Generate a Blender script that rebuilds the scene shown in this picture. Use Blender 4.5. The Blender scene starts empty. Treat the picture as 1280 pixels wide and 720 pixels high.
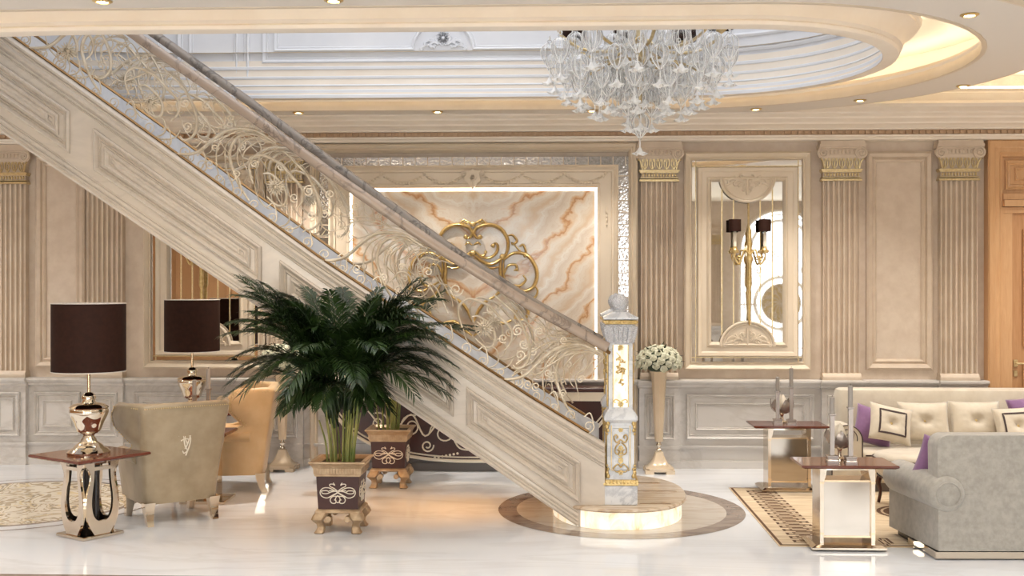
import bpy, bmesh, math, random
from mathutils import Vector, Matrix
PI = math.pi
random.seed(7)
SC = bpy.context.scene
COL = SC.collection

# ------------------------------------------------------------------ camera model (1280 x 720 frame)
FPX, EYE = 1400.0, 1.7
YAW = math.atan(0.04)
CS, SN = math.cos(YAW), math.sin(YAW)
def _ray(px, py):
    a = (px - 640) / FPX; b = (360 - py) / FPX
    return a * CS - SN, a * SN + CS, b
def G(px, py, z=0.0):
    dx, dy, b = _ray(px, py); k = (z - EYE) / b
    return dx * k, dy * k
def P(px, py, Y):
    dx, dy, b = _ray(px, py); k = Y / dy
    return dx * k, EYE + b * k
YW = 10.62
def wx(px): return P(px, 400, YW)[0]

# ------------------------------------------------------------------ mesh builder
def lerp(a, b, t): return a + (b - a) * t
def interp(pts, x):
    if x <= pts[0][0]:
        (x0, y0), (x1, y1) = pts[0], pts[1]
    elif x >= pts[-1][0]:
        (x0, y0), (x1, y1) = pts[-2], pts[-1]
    else:
        for i in range(len(pts) - 1):
            if pts[i][0] <= x <= pts[i + 1][0]:
                (x0, y0), (x1, y1) = pts[i], pts[i + 1]; break
    return y0 + (y1 - y0) * (x - x0) / (x1 - x0)

def crv(pts, n=6, closed=False):
    """Catmull-Rom through points of any dimension"""
    pts = [tuple(p) for p in pts]
    m = len(pts); out = []
    if m < 3: return pts
    rng = range(m) if closed else range(m - 1)
    for i in rng:
        if closed:
            p0, p1, p2, p3 = pts[(i - 1) % m], pts[i], pts[(i + 1) % m], pts[(i + 2) % m]
        else:
            p1, p2 = pts[i], pts[i + 1]
            p0 = pts[i - 1] if i > 0 else tuple(2 * a - b for a, b in zip(p1, p2))
            p3 = pts[i + 2] if i + 2 < m else tuple(2 * b - a for a, b in zip(p1, p2))
        for k in range(n):
            t = k / n; t2 = t * t; t3 = t2 * t
            out.append(tuple(0.5 * (2 * b + (c - a) * t + (2 * a - 5 * b + 4 * c - d) * t2 + (3 * b - a - 3 * c + d) * t3)
                             for a, b, c, d in zip(p0, p1, p2, p3)))
    if not closed: out.append(pts[-1])
    return out

def spiral(cx, cy, r0, r1, a0, turns, n=22):
    return [(cx + lerp(r0, r1, i / n) * math.cos(a0 + turns * 2 * PI * i / n),
             cy + lerp(r0, r1, i / n) * math.sin(a0 + turns * 2 * PI * i / n)) for i in range(n + 1)]

def offs(path, d, closed=True):
    """offset a 2D polyline to its left by d (mitred)"""
    n = len(path); out = []
    for i in range(n):
        p = Vector(path[i])
        a = Vector(path[i - 1]) if (closed or i > 0) else None
        b = Vector(path[(i + 1) % n]) if (closed or i < n - 1) else None
        ns = []
        if a is not None and (p - a).length > 1e-9:
            e = (p - a).normalized(); ns.append(Vector((-e.y, e.x)))
        if b is not None and (b - p).length > 1e-9:
            e = (b - p).normalized(); ns.append(Vector((-e.y, e.x)))
        if len(ns) == 2:
            m = ns[0] + ns[1]
            if m.length < 1e-6: m = ns[0]
            m.normalize(); k = d / max(0.35, m.dot(ns[0]))
        else:
            m = ns[0]; k = d
        out.append((p.x + m.x * k, p.y + m.y * k))
    return out

class MB:
    def __init__(s): s.v = []; s.f = []
    def add(s, vs, fs):
        o = len(s.v); s.v += [tuple(v) for v in vs]; s.f += [tuple(i + o for i in f) for f in fs]; return s
    def box(s, x0, x1, y0, y1, z0, z1):
        return s.add([(x0, y0, z0), (x1, y0, z0), (x1, y1, z0), (x0, y1, z0), (x0, y0, z1), (x1, y0, z1), (x1, y1, z1), (x0, y1, z1)],
                     [(3, 2, 1, 0), (4, 5, 6, 7), (0, 1, 5, 4), (1, 2, 6, 5), (2, 3, 7, 6), (3, 0, 4, 7)])
    def bbox(s, x0, x1, y0, y1, z0, z1, b=0.01):
        """box with chamfered edges"""
        rings = []
        def r(i, z): return [(x0 + i, y0 + b if i == 0 else y0 + i, z)]
        def loop(i, z):
            c = b
            X0, X1, Y0, Y1 = x0 + i, x1 - i, y0 + i, y1 - i
            return [(X0 + c, Y0, z), (X1 - c, Y0, z), (X1, Y0 + c, z), (X1, Y1 - c, z), (X1 - c, Y1, z), (X0 + c, Y1, z), (X0, Y1 - c, z), (X0, Y0 + c, z)]
        return s.rings([loop(b, z0), loop(0, z0 + b), loop(0, z1 - b), loop(b, z1)])
    def rings(s, R, ring_closed=True, path_closed=False, cap=True):
        n = len(R[0]); m = len(R); vs = [p for r in R for p in r]; fs = []
        for i in range(m if path_closed else m - 1):
            j = (i + 1) % m
            for k in range(n if ring_closed else n - 1):
                l = (k + 1) % n
                fs.append((i * n + k, i * n + l, j * n + l, j * n + k))
        if cap and not path_closed and ring_closed:
            fs.append(tuple(range(n - 1, -1, -1))); fs.append(tuple(range((m - 1) * n, m * n)))
        return s.add(vs, fs)
    def tube(s, pts, r, n=6, closed=False, cap=True, flat=1.0, up=None):
        pts = [Vector(p) for p in pts]
        q = [pts[0]]
        for p in pts[1:]:
            if (p - q[-1]).length > 1e-6: q.append(p)
        if len(q) != len(pts) and not isinstance(r, (int, float)):
            r = [r[int(i * (len(r) - 1) / max(1, len(q) - 1))] for i in range(len(q))]
        pts = q; m = len(pts)
        if m < 2: return s
        R = []; nrm = None
        for i in range(m):
            a = pts[i - 1] if (i > 0 or closed) else pts[i]
            b = pts[(i + 1) % m] if (i < m - 1 or closed) else pts[i]
            t = (b - a)
            t = t.normalized() if t.length > 1e-9 else Vector((0, 0, 1))
            if nrm is None:
                u = Vector(up) if up else (Vector((0, 1, 0)) if abs(t.y) < 0.9 else Vector((1, 0, 0)))
                nrm = (u - t * u.dot(t)).normalized()
            else:
                nrm = nrm - t * nrm.dot(t)
                if nrm.length < 1e-6: nrm = t.orthogonal()
                nrm.normalize()
            bn = t.cross(nrm)
            rr = r if isinstance(r, (int, float)) else r[i]
            R.append([pts[i] + (nrm * math.cos(2 * PI * k / n) * flat + bn * math.sin(2 * PI * k / n)) * rr for k in range(n)])
        return s.rings(R, True, closed, cap)
    def lathe(s, prof, c=(0, 0), n=24, z0=0.0, rib=0.0, nr=0):
        R = []
        for r, z in prof:
            R.append([(c[0] + r * (1 + rib * math.cos(nr * 2 * PI * k / n)) * math.cos(2 * PI * k / n),
                       c[1] + r * (1 + rib * math.cos(nr * 2 * PI * k / n)) * math.sin(2 * PI * k / n), z0 + z) for k in range(n)])
        return s.rings(R)
    def square(s, prof, c=(0, 0), z0=0.0, ch=0.0, rot=0.0, aspect=1.0):
        """square 'lathe': profile of half-width and height"""
        R = []
        for r, z in prof:
            k = r * ch; ra = r * aspect
            p = [(-r + k, -ra), (r - k, -ra), (r, -ra + k), (r, ra - k), (r - k, ra), (-r + k, ra), (-r, ra - k), (-r, -ra + k)] if ch else [(-r, -ra), (r, -ra), (r, ra), (-r, ra)]
            cr, sr = math.cos(rot), math.sin(rot)
            R.append([(c[0] + x * cr - y * sr, c[1] + x * sr + y * cr, z0 + z) for x, y in p])
        return s.rings(R)
    def prism(s, poly, y0, y1):
        """polygon in XZ extruded along Y"""
        n = len(poly)
        vs = [(x, y0, z) for x, z in poly] + [(x, y1, z) for x, z in poly]
        fs = [tuple(range(n)), tuple(range(2 * n - 1, n - 1, -1))] + [(i, i + n, (i + 1) % n + n, (i + 1) % n) for i in range(n)]
        return s.add(vs, fs)
    def prismz(s, poly, z0, z1):
        n = len(poly)
        vs = [(x, y, z0) for x, y in poly] + [(x, y, z1) for x, y in poly]
        fs = [tuple(range(n - 1, -1, -1)), tuple(range(n, 2 * n))] + [(i, (i + 1) % n, (i + 1) % n + n, i + n) for i in range(n)]
        return s.add(vs, fs)
    def alongx(s, prof, x0, x1):
        """profile polygon in YZ extruded along X"""
        n = len(prof)
        vs = [(x0, y, z) for y, z in prof] + [(x1, y, z) for y, z in prof]
        fs = [tuple(range(n - 1, -1, -1)), tuple(range(n, 2 * n))] + [(i, (i + 1) % n, (i + 1) % n + n, i + n) for i in range(n)]
        return s.add(vs, fs)
    def mold(s, path, prof, y0, closed=True):
        """moulding swept round a path in XZ; prof = (inward offset, height towards -Y)"""
        area = sum(path[i][0] * path[(i + 1) % len(path)][1] - path[(i + 1) % len(path)][0] * path[i][1] for i in range(len(path)))
        if closed and area < 0: path = list(reversed(path))
        R = [[(x, y0 - h, z) for x, z in offs(path, d, closed)] for d, h in prof]
        return s.rings(R, closed, False, False)
    def sphere(s, c, r, n=12, m=8, sx=1, sy=1, sz=1):
        R = []
        for i in range(m + 1):
            a = PI * (i + 0.02) / (m + 0.04) - PI / 2
            R.append([(c[0] + sx * r * math.cos(a) * math.cos(2 * PI * k / n), c[1] + sy * r * math.cos(a) * math.sin(2 * PI * k / n), c[2] + sz * r * math.sin(a)) for k in range(n)])
        return s.rings(R)
    def shift(s, d): s.v = [(x + d[0], y + d[1], z + d[2]) for x, y, z in s.v]; return s
    def xf(s, M): s.v = [tuple(M @ Vector(v)) for v in s.v]; return s
    def merge(s, o, M=None):
        return s.add([tuple(M @ Vector(v)) for v in o.v] if M else o.v, o.f)
    def build(s, name, m, parent=None, smooth=38, loc=None):
        me = bpy.data.meshes.new(name)
        me.from_pydata(s.v, [], s.f); me.validate()
        me.update()
        bm = bmesh.new(); bm.from_mesh(me); bmesh.ops.recalc_face_normals(bm, faces=bm.faces); bm.to_mesh(me); bm.free()
        if smooth:
            me.shade_smooth()
            if smooth < 180: me.set_sharp_from_angle(angle=math.radians(smooth))
        if m: me.materials.append(m)
        o = bpy.data.objects.new(name, me); COL.objects.link(o)
        if parent: o.parent = parent
        if loc: o.location = loc
        return o

def thing(name, label, cat, loc=(0, 0, 0), rz=0.0, group=None):
    o = bpy.data.objects.new(name, None); COL.objects.link(o)
    o.empty_display_size = 0.1
    o.location = loc; o.rotation_euler = (0, 0, rz); o['label'] = label; o['category'] = cat
    if group: o['group'] = group
    return o
def tag(o, label, cat, group=None):
    o['label'] = label; o['category'] = cat
    if group: o['group'] = group
    return o
def struct(o): o['kind'] = 'structure'; return o
def dup(root, loc, rz=0.0, label=None, group=None):
    r = root.copy(); COL.objects.link(r); r.location = loc; r.rotation_euler = (0, 0, rz)
    if label: r['label'] = label
    if group: r['group'] = group
    for ch in list(root.children):
        c = ch.copy(); COL.objects.link(c); c.parent = r
        for g in list(ch.children):
            d = g.copy(); COL.objects.link(d); d.parent = c
    return r

# ------------------------------------------------------------------ materials
def lin(c):
    return tuple(((v / 255) / 12.92 if v / 255 <= 0.04045 else ((v / 255 + 0.055) / 1.055) ** 2.4) for v in c) + (1,)
def mat(name, rgb, rough=0.5, metal=0.0, spec=0.5, coat=0.0, sheen=0.0, emit=None, es=0.0, alpha=None):
    m = bpy.data.materials.new(name); m.use_nodes = True
    b = m.node_tree.nodes['Principled BSDF']
    b.inputs['Base Color'].default_value = lin(rgb); b.inputs['Roughness'].default_value = rough
    b.inputs['Metallic'].default_value = metal; b.inputs['Specular IOR Level'].default_value = spec
    b.inputs['Coat Weight'].default_value = coat; b.inputs['Coat Roughness'].default_value = 0.08
    b.inputs['Sheen Weight'].default_value = sheen
    if emit: b.inputs['Emission Color'].default_value = lin(emit); b.inputs['Emission Strength'].default_value = es
    return m
class NT:
    def __init__(s, m): s.t = m.node_tree; s.b = s.t.nodes['Principled BSDF']
    def n(s, typ, **k):
        o = s.t.nodes.new(typ)
        for a, v in k.items():
            if a in o.inputs: o.inputs[a].default_value = v
            else: setattr(o, a, v)
        return o
    def l(s, a, b): s.t.links.new(a, b)
    def coords(s, scale=(1, 1, 1), rot=(0, 0, 0), loc=(0, 0, 0)):
        tc = s.n('ShaderNodeTexCoord'); mp = s.n('ShaderNodeMapping')
        mp.inputs['Scale'].default_value = scale; mp.inputs['Rotation'].default_value = rot; mp.inputs['Location'].default_value = loc
        s.l(tc.outputs['Object'], mp.inputs['Vector']); return mp.outputs['Vector']
    def ramp(s, fac, stops, interp='LINEAR'):
        r = s.n('ShaderNodeValToRGB'); r.color_ramp.interpolation = interp
        e = r.color_ramp.elements
        while len(e) < len(stops): e.new(0.5)
        for i, (p, c) in enumerate(stops): e[i].position = p; e[i].color = lin(c)
        s.l(fac, r.inputs['Fac']); return r.outputs['Color']
    def noise(s, vec, scale, detail=4, rough=0.55, dist=0.0):
        o = s.n('ShaderNodeTexNoise'); o.inputs['Scale'].default_value = scale; o.inputs['Detail'].default_value = detail
        o.inputs['Roughness'].default_value = rough; o.inputs['Distortion'].default_value = dist
        s.l(vec, o.inputs['Vector']); return o.outputs['Fac']
    def bump(s, h, strength=0.2, dist=0.01):
        b = s.n('ShaderNodeBump'); b.inputs['Strength'].default_value = strength; b.inputs['Distance'].default_value = dist
        s.l(h, b.inputs['Height']); s.l(b.outputs['Normal'], s.b.inputs['Normal'])
    def math(s, op, a, b=None, c=None):
        o = s.n('ShaderNodeMath'); o.operation = op
        for i, v in enumerate((a, b, c)):
            if v is None: continue
            if isinstance(v, (int, float)): o.inputs[i].default_value = v
            else: s.l(v, o.inputs[i])
        return o.outputs[0]
    def mix(s, fac, a, b):
        o = s.n('ShaderNodeMix'); o.data_type = 'RGBA'
        for sock, v in ((o.inputs[0], fac), (o.inputs[6], a), (o.inputs[7], b)):
            if isinstance(v, (int, float)): sock.default_value = v
            elif isinstance(v, tuple): sock.default_value = lin(v)
            else: s.l(v, sock)
        return o.outputs[2]
    def color(s, c): s.l(c, s.b.inputs['Base Color'])

def marble(name, base, vein, scale=2.0, rough=0.15, amt=0.6, dirn=(1, 1, 1), rot=(0, 0, 0.5), cloud=None, width=0.06):
    m = mat(name, base, rough); t = NT(m)
    v = t.coords(dirn, rot)
    n = t.noise(v, scale, 6, 0.6, 1.2)
    d = t.math('ABSOLUTE', t.math('SUBTRACT', n, 0.5))
    k = t.math('SUBTRACT', 1.0, t.math('MINIMUM', t.math('DIVIDE', d, width), 1.0))
    k = t.math('MULTIPLY', t.math('MULTIPLY', k, t.noise(v, scale * 0.7, 3)), amt * 1.6)
    c2 = t.noise(v, scale * 0.5, 3)
    base2 = t.mix(t.math('MULTIPLY', c2, 0.9), base, cloud or base)
    t.color(t.mix(k, base2, vein)); return m
def mottled(name, c1, c2, scale=8, rough=0.6, bump=0.0, bscale=60, detail=5, metal=0, sheen=0, bd=0.01):
    m = mat(name, c1, rough, metal, sheen=sheen); t = NT(m); v = t.coords()
    n = t.noise(v, scale, detail, 0.6)
    t.color(t.ramp(n, [(0.35, c1), (0.65, c2)]))
    if bump: t.bump(t.noise(v, bscale, 4), bump, bd)
    return m
def wood(name, c1, c2, rough=0.35, scale=(14, 14, 1.2)):
    m = mat(name, c1, rough, coat=0.2); t = NT(m); v = t.coords(scale)
    n = t.noise(v, 3.0, 6, 0.65, 0.8)
    t.color(t.ramp(n, [(0.3, c1), (0.7, c2)])); return m

M = {}
M['wall'] = mottled('stucco_wall', (204, 185, 165), (214, 197, 178), 9, 0.7, 0.25, 140)
M['pilaster'] = mottled('pilaster_stone', (202, 182, 160), (213, 195, 174), 6, 0.55, 0.1, 90)
M['cream'] = mottled('cream_paint', (222, 206, 184), (215, 198, 174), 3, 0.4)
M['crown'] = mottled('crown_paint', (243, 232, 217), (238, 225, 208), 3, 0.5)
M['dentil'] = mottled('dentil_paint', (196, 164, 132), (180, 146, 112), 30, 0.5)
M['ceil'] = mat('ceiling_paint', (228, 219, 208), 0.75)
M['recess'] = mat('recess_paint', (240, 228, 208), 0.7)
M['white'] = mottled('atrium_white', (236, 236, 238), (228, 229, 233), 1.5, 0.35)
M['gold'] = mottled('gilt', (228, 202, 146), (204, 174, 112), 40, 0.34, metal=0.8)
M['palegold'] = mottled('pale_gilt', (226, 205, 160), (205, 180, 130), 40, 0.35, metal=0.6)
M['chrome'] = mat('warm_chrome', (232, 220, 202), 0.06, 1.0)
M['steel'] = mat('smoked_chrome', (176, 164, 154), 0.24, 0.6)
M['champ'] = mat('polished_nickel', (206, 190, 170), 0.14, 1.0)
M['chamgold'] = mat('champagne_metal', (226, 200, 164), 0.16, 0.85)
M['mirror'] = mat('mirror_glass', (236, 232, 226), 0.02, 1.0)
M['wains'] = marble('wainscot_marble', (214, 208, 202), (170, 160, 149), 1.5, 0.22, 0.34, (1, 1, 1.6), (0.3, 0.6, 0.2), (206, 199, 191))
M['stair'] = marble('stair_marble', (216, 204, 189), (178, 166, 152), 1.1, 0.2, 0.22, (1, 1, 2.6), (0, -0.6, 0), (207, 193, 177))
M['stepm'] = marble('step_marble', (238, 238, 240), (190, 190, 195), 2.2, 0.15, 0.5)
M['newel'] = marble('newel_marble', (232, 232, 232), (170, 172, 178), 3.5, 0.18, 0.7, (1, 1, 1), (0.3, 0.5, 0), (214, 214, 216))
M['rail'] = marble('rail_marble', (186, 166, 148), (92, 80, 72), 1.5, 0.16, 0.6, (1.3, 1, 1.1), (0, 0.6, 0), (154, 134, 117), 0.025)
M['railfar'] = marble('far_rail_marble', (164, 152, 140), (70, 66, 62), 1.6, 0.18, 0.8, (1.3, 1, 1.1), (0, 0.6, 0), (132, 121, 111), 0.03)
M['iron'] = mottled('champagne_iron', (230, 217, 196), (210, 191, 162), 12, 0.3, metal=0.2)
M['bronze'] = mat('bronze_strip', (150, 116, 74), 0.3, 0.7)
M['leather'] = mottled('cream_leather', (176, 158, 130), (156, 138, 110), 5, 0.38, 0.05, 60, sheen=0.2)
M['leather2'] = mottled('apricot_leather', (214, 184, 140), (204, 170, 124), 5, 0.4, 0.05, 60, sheen=0.2)
M['sofa'] = mottled('beige_velvet', (212, 200, 180), (200, 186, 165), 7, 0.7, 0.05, 50, sheen=0.5)
M['sofagrey'] = mottled('stone_velvet', (176, 170, 160), (158, 152, 142), 24, 0.75, 0.08, 70, sheen=0.4)
M['pipe'] = mat('dark_piping', (58, 38, 34), 0.5)
M['purple'] = mottled('mauve_fabric', (142, 102, 142), (124, 84, 126), 9, 0.7, sheen=0.5)
M['shade'] = mottled('brown_shade', (50, 28, 20), (42, 23, 16), 30, 0.7)
M['shadeliner'] = mat('shade_liner', (206, 196, 186), 0.6)
M['tabletop'] = wood('mahogany_top', (112, 60, 44), (96, 48, 36), 0.08, (3, 12, 12))
M['brownpanel'] = mottled('brown_lacquer', (66, 28, 20), (56, 23, 16), 5, 0.42)
M['darkleg'] = mat('dark_wood_leg', (72, 36, 26), 0.25)
M['black'] = mat('black_lacquer', (40, 32, 28), 0.15)
M['darkbase'] = mat('dark_plinth', (92, 82, 76), 0.35)
M['woodd'] = wood('honey_oak', (200, 152, 106), (182, 132, 88), 0.4)
M['woodl'] = wood('light_oak', (216, 172, 126), (204, 156, 110), 0.4)
M['candle'] = mat('grey_candle', (158, 150, 142), 0.4)
M['wick'] = mat('wick', (30, 26, 24), 0.9)
M['ivory'] = mat('ivory_inlay', (238, 226, 206), 0.3)
M['leaf'] = mottled('palm_leaf', (25, 41, 17), (48, 70, 27), 9, 0.36)
M['leafdk'] = mottled('rose_leaf', (38, 52, 34), (58, 74, 48), 6, 0.45)
M['cane'] = mottled('palm_cane', (112, 128, 58), (164, 156, 84), 8, 0.45)
M['soil'] = mottled('soil', (56, 42, 32), (78, 60, 46), 40, 0.9)
M['rose'] = mottled('cream_rose', (228, 226, 204), (208, 206, 178), 8, 0.6)
M['potgold'] = mottled('antique_gold', (190, 164, 132), (160, 132, 100), 14, 0.38, metal=0.35)
M['vase'] = mottled('vase_cream_metal', (230, 210, 182), (220, 198, 168), 3, 0.2, metal=0.15)
M['lens'] = mat('lamp_lens', (255, 236, 200), 0.4, emit=(255, 230, 190), es=22)
M['led'] = mat('led_strip', (255, 240, 210), 0.4, emit=(255, 249, 236), es=6.5)
M['ledw'] = mat('panel_led', (255, 248, 235), 0.4, emit=(255, 240, 216), es=3.2)
M['flame'] = mat('frosted_bulb', (255, 240, 214), 0.4, emit=(255, 236, 200), es=4)

def glass_mat():
    m = bpy.data.materials.new('clear_glass'); m.use_nodes = True; t = m.node_tree; t.nodes.clear()
    o = t.nodes.new('ShaderNodeOutputMaterial'); mx = t.nodes.new('ShaderNodeMixShader'); mx2 = t.nodes.new('ShaderNodeMixShader')
    tr = t.nodes.new('ShaderNodeBsdfTransparent'); gl = t.nodes.new('ShaderNodeBsdfGlossy'); tl = t.nodes.new('ShaderNodeBsdfDiffuse')
    tr.inputs['Color'].default_value = (0.985, 0.985, 0.985, 1); gl.inputs['Roughness'].default_value = 0.08
    tl.inputs['Color'].default_value = (0.95, 0.95, 0.95, 1)
    lw = t.nodes.new('ShaderNodeLayerWeight'); lw.inputs['Blend'].default_value = 0.36
    t.links.new(lw.outputs['Facing'], mx.inputs['Fac'])
    t.links.new(tr.outputs[0], mx.inputs[1]); t.links.new(mx2.outputs[0], mx.inputs[2])
    mx2.inputs['Fac'].default_value = 0.5; t.links.new(gl.outputs[0], mx2.inputs[1]); t.links.new(tl.outputs[0], mx2.inputs[2])
    t.links.new(mx.outputs[0], o.inputs['Surface']); return m
M['glass'] = glass_mat()
M['glassw'] = mat('milky_glass', (250, 248, 244), 0.15, spec=0.8)

def floor_mat():
    m = mat('polished_white_marble', (238, 234, 230), 0.07); t = NT(m)
    v = t.coords((0.35, 1.3, 1), (0, 0, 0.12))
    n = t.noise(v, 1.3, 7, 0.6, 1.0)
    d = t.math('ABSOLUTE', t.math('SUBTRACT', n, 0.5))
    k = t.math('SUBTRACT', 1.0, t.math('MINIMUM', t.math('DIVIDE', d, 0.05), 1.0))
    k = t.math('MULTIPLY', t.math('MULTIPLY', k, t.noise(v, 0.9, 3)), 0.55)
    t.color(t.mix(k, (232, 234, 238), (200, 199, 199))); return m
M['floor'] = floor_mat()
M['ringdark'] = marble('ring_grey_marble', (160, 144, 132), (110, 94, 84), 3, 0.12, 0.8, (0.6, 2, 1), (0, 0, 0.2), (140, 124, 112))
M['ringlight'] = marble('ring_light_marble', (206, 196, 184), (170, 156, 142), 2.2, 0.1, 0.6, (0.5, 2, 1), (0, 0, 0.1), (196, 184, 170))
M['tread'] = marble('platform_marble', (222, 204, 182), (176, 146, 116), 2.4, 0.15, 0.8, (0.6, 3, 1), (0, 0, 0.2), (206, 186, 160))

def onyx_mat():
    m = mat('bookmatched_onyx', (236, 222, 204), 0.12); t = NT(m)
    tc = t.n('ShaderNodeTexCoord'); sp = t.n('ShaderNodeSeparateXYZ'); t.l(tc.outputs['Object'], sp.inputs[0])
    ax = t.math('ABSOLUTE', sp.outputs['X'])
    cb = t.n('ShaderNodeCombineXYZ'); t.l(ax, cb.inputs[0]); t.l(sp.outputs['Z'], cb.inputs[2])
    mp = t.n('ShaderNodeMapping'); t.l(cb.outputs[0], mp.inputs[0]); mp.inputs['Scale'].default_value = (1.5, 1, 1.9)
    n = t.noise(mp.outputs[0], 1.6, 5, 0.55, 0.4)
    q = t.math('MULTIPLY', t.math('MULTIPLY', ax, ax), 0.55)
    r = t.math('SUBTRACT', t.math('SUBTRACT', sp.outputs['Z'], t.math('MULTIPLY', ax, 0.35)), q)
    ph = t.math('ADD', t.math('MULTIPLY', r, 1.7), t.math('MULTIPLY', n, 1.15))
    fr = t.math('FRACT', ph)
    c = t.ramp(fr, [(0.0, (222, 206, 186)), (0.15, (232, 222, 208)), (0.28, (222, 192, 158)), (0.31, (190, 134, 90)), (0.35, (216, 176, 134)), (0.42, (230, 218, 202)), (0.6, (218, 202, 184)), (0.72, (234, 226, 214)), (0.88, (216, 190, 160)), (1.0, (222, 206, 186))])
    fine = t.math('FRACT', t.math('MULTIPLY', ph, 13))
    f2 = t.math('MULTIPLY', t.math('GREATER_THAN', fine, 0.86), 0.3)
    t.color(t.mix(f2, c, (206, 178, 146))); return m
M['onyx'] = onyx_mat()
def glow_onyx(name, es):
    m = mat(name, (250, 240, 220), 0.15); t = NT(m); v = t.coords((1, 1, 0.5), (0, 0.5, 0.3))
    n = t.noise(v, 7, 6, 0.6, 1.0)
    c = t.ramp(n, [(0.28, (206, 168, 118)), (0.40, (244, 228, 196)), (0.6, (255, 250, 238)), (0.72, (240, 220, 184))])
    t.color(c); t.l(c, t.b.inputs['Emission Color']); t.b.inputs['Emission Strength'].default_value = es; return m
M['glow'] = glow_onyx('backlit_onyx', 0.42)
NT(M['shade']).b.inputs['Specular IOR Level'].default_value = 0.15
def mosaic_mat():
    m = mat('crackle_mirror', (196, 190, 184), 0.1, 0.95); t = NT(m); v = t.coords()
    vo = t.n('ShaderNodeTexVoronoi'); vo.inputs['Scale'].default_value = 40; t.l(v, vo.inputs['Vector'])
    t.bump(vo.outputs['Distance'], 0.3, 0.003)
    sp = t.n('ShaderNodeSeparateXYZ'); t.l(v, sp.inputs[0])
    top_ = t.math('GREATER_THAN', sp.outputs['Z'], 2.865)
    fz = t.math('LESS_THAN', t.math('FRACT', t.math('DIVIDE', sp.outputs['Z'], 0.115)), 0.075)
    fx = t.math('LESS_THAN', t.math('FRACT', t.math('DIVIDE', t.math('ADD', sp.outputs['X'], 10), 0.118)), 0.075)
    j = t.math('ADD', t.math('MULTIPLY', top_, fx), t.math('MULTIPLY', t.math('SUBTRACT', 1.0, top_), fz))
    t.color(t.mix(j, (196, 190, 184), (226, 208, 186))); t.l(t.math('SUBTRACT', 0.95, t.math('MULTIPLY', j, 0.95)), t.b.inputs['Metallic'])
    t.l(t.math('ADD', 0.1, t.math('MULTIPLY', j, 0.4)), t.b.inputs['Roughness']); return m
M['mosaic'] = mosaic_mat()
def rug_mat():
    m = mat('silk_rug', (214, 188, 150), 0.85, sheen=0.3); t = NT(m); v = t.coords((0.6, 6, 1))
    n = t.noise(v, 3.5, 6, 0.65, 0.6)
    t.color(t.ramp(n, [(0.25, (168, 134, 96)), (0.42, (206, 178, 138)), (0.6, (228, 206, 172)), (0.8, (196, 164, 122))]))
    t.bump(t.noise(t.coords(), 240, 2), 0.3, 0.003); return m
M['rug'] = rug_mat()
M['rugbrown'] = mottled('rug_brown', (116, 84, 58), (92, 64, 44), 30, 0.9)
def medal_mat():
    m = mat('medallion_mosaic', (214, 196, 166), 0.1); t = NT(m); v = t.coords((1, 1, 1))
    n = t.noise(v, 2.2, 2, 0.5, 3.0)
    t.color(t.ramp(n, [(0.38, (236, 226, 206)), (0.44, (176, 158, 126)), (0.5, (236, 226, 206)), (0.56, (226, 206, 164)), (0.6, (158, 142, 116)), (0.66, (238, 230, 212))], 'CONSTANT'))
    return m
M['medal'] = medal_mat()
# ================================================================== ROOM SHELL
XL, XR, YF, YB = -11.0, 9.6, -4.6, 10.70
mb = MB().box(XL, XR, YF, YB + 0.2, -0.1, 0.0)
struct(mb.build('floor', M['floor'], smooth=0))
mb = MB().box(XL, XR, YB, YB + 0.18, 0, 3.75)
struct(mb.build('wall_back', M['wall'], smooth=0))
struct(MB().box(XL - 0.15, XL, YF, YB + 0.18, 0, 3.75).build('wall_left', M['woodd'], smooth=0))
struct(MB().box(XR, XR + 0.15, YF, YB + 0.18, 0, 3.75).build('wall_right', M['wall'], smooth=0))

def tri_fill(loops, z):
    """flat face with holes, loops of (x, y)"""
    bm = bmesh.new(); ed = []
    for lp in loops:
        vs = [bm.verts.new((x, y, z)) for x, y in lp]
        ed += [bm.edges.new((vs[i], vs[(i + 1) % len(vs)])) for i in range(len(vs))]
    bmesh.ops.triangle_fill(bm, use_beauty=True, use_dissolve=False, edges=ed)
    bm.verts.index_update()
    vs = [tuple(v.co) for v in bm.verts]; fs = [tuple(v.index for v in f.verts) for f in bm.faces]
    bm.free(); return vs, fs

# stadium shaped rings of the ceiling
SC0, SC1, SCY = -2.90, 1.10, 8.17
def stad(r, n=28, c0=SC0, c1=SC1, cy=SCY):
    out = []
    for i in range(n + 1):
        a = -PI / 2 + PI * i / n; out.append((c1 + r * math.cos(a), cy + r * math.sin(a)))
    for i in range(n + 1):
        a = PI / 2 + PI * i / n; out.append((c0 + 2.2 * r * math.cos(a), cy + r * math.sin(a)))
    return out
def stad_sweep(prof, **k):
    """closed profile of (radius, z)"""
    return MB().rings([[(x, y, z) for x, y in stad(r, **k)] for r, z in prof], True, True, False)
ZC = 3.30
# flat soffit band with the oval cut out (thick slab)
RO = 1.84
band_out = [(-10.9, 5.95), (1.2, 5.95)] + [(1.2 + 2.22 * math.cos(a), SCY + 2.22 * math.sin(a)) for a in [(-90 + 5 * i) * PI / 180 for i in range(1, 33)]] + [(2.0, YB - 0.02), (-10.9, YB - 0.02)]
inn = stad(RO, 40)
cm = MB()
v_, f_ = tri_fill([band_out, inn], ZC); cm.add(v_, f_)
for lp, z1 in ((band_out, 3.68), (inn, 3.40)):
    n_ = len(lp)
    cm.rings([[(x, y, ZC) for x, y in lp], [(x, y, z1) for x, y in lp]], True, False, False)
struct(cm.build('ceiling', M['ceil'], smooth=30))
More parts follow.
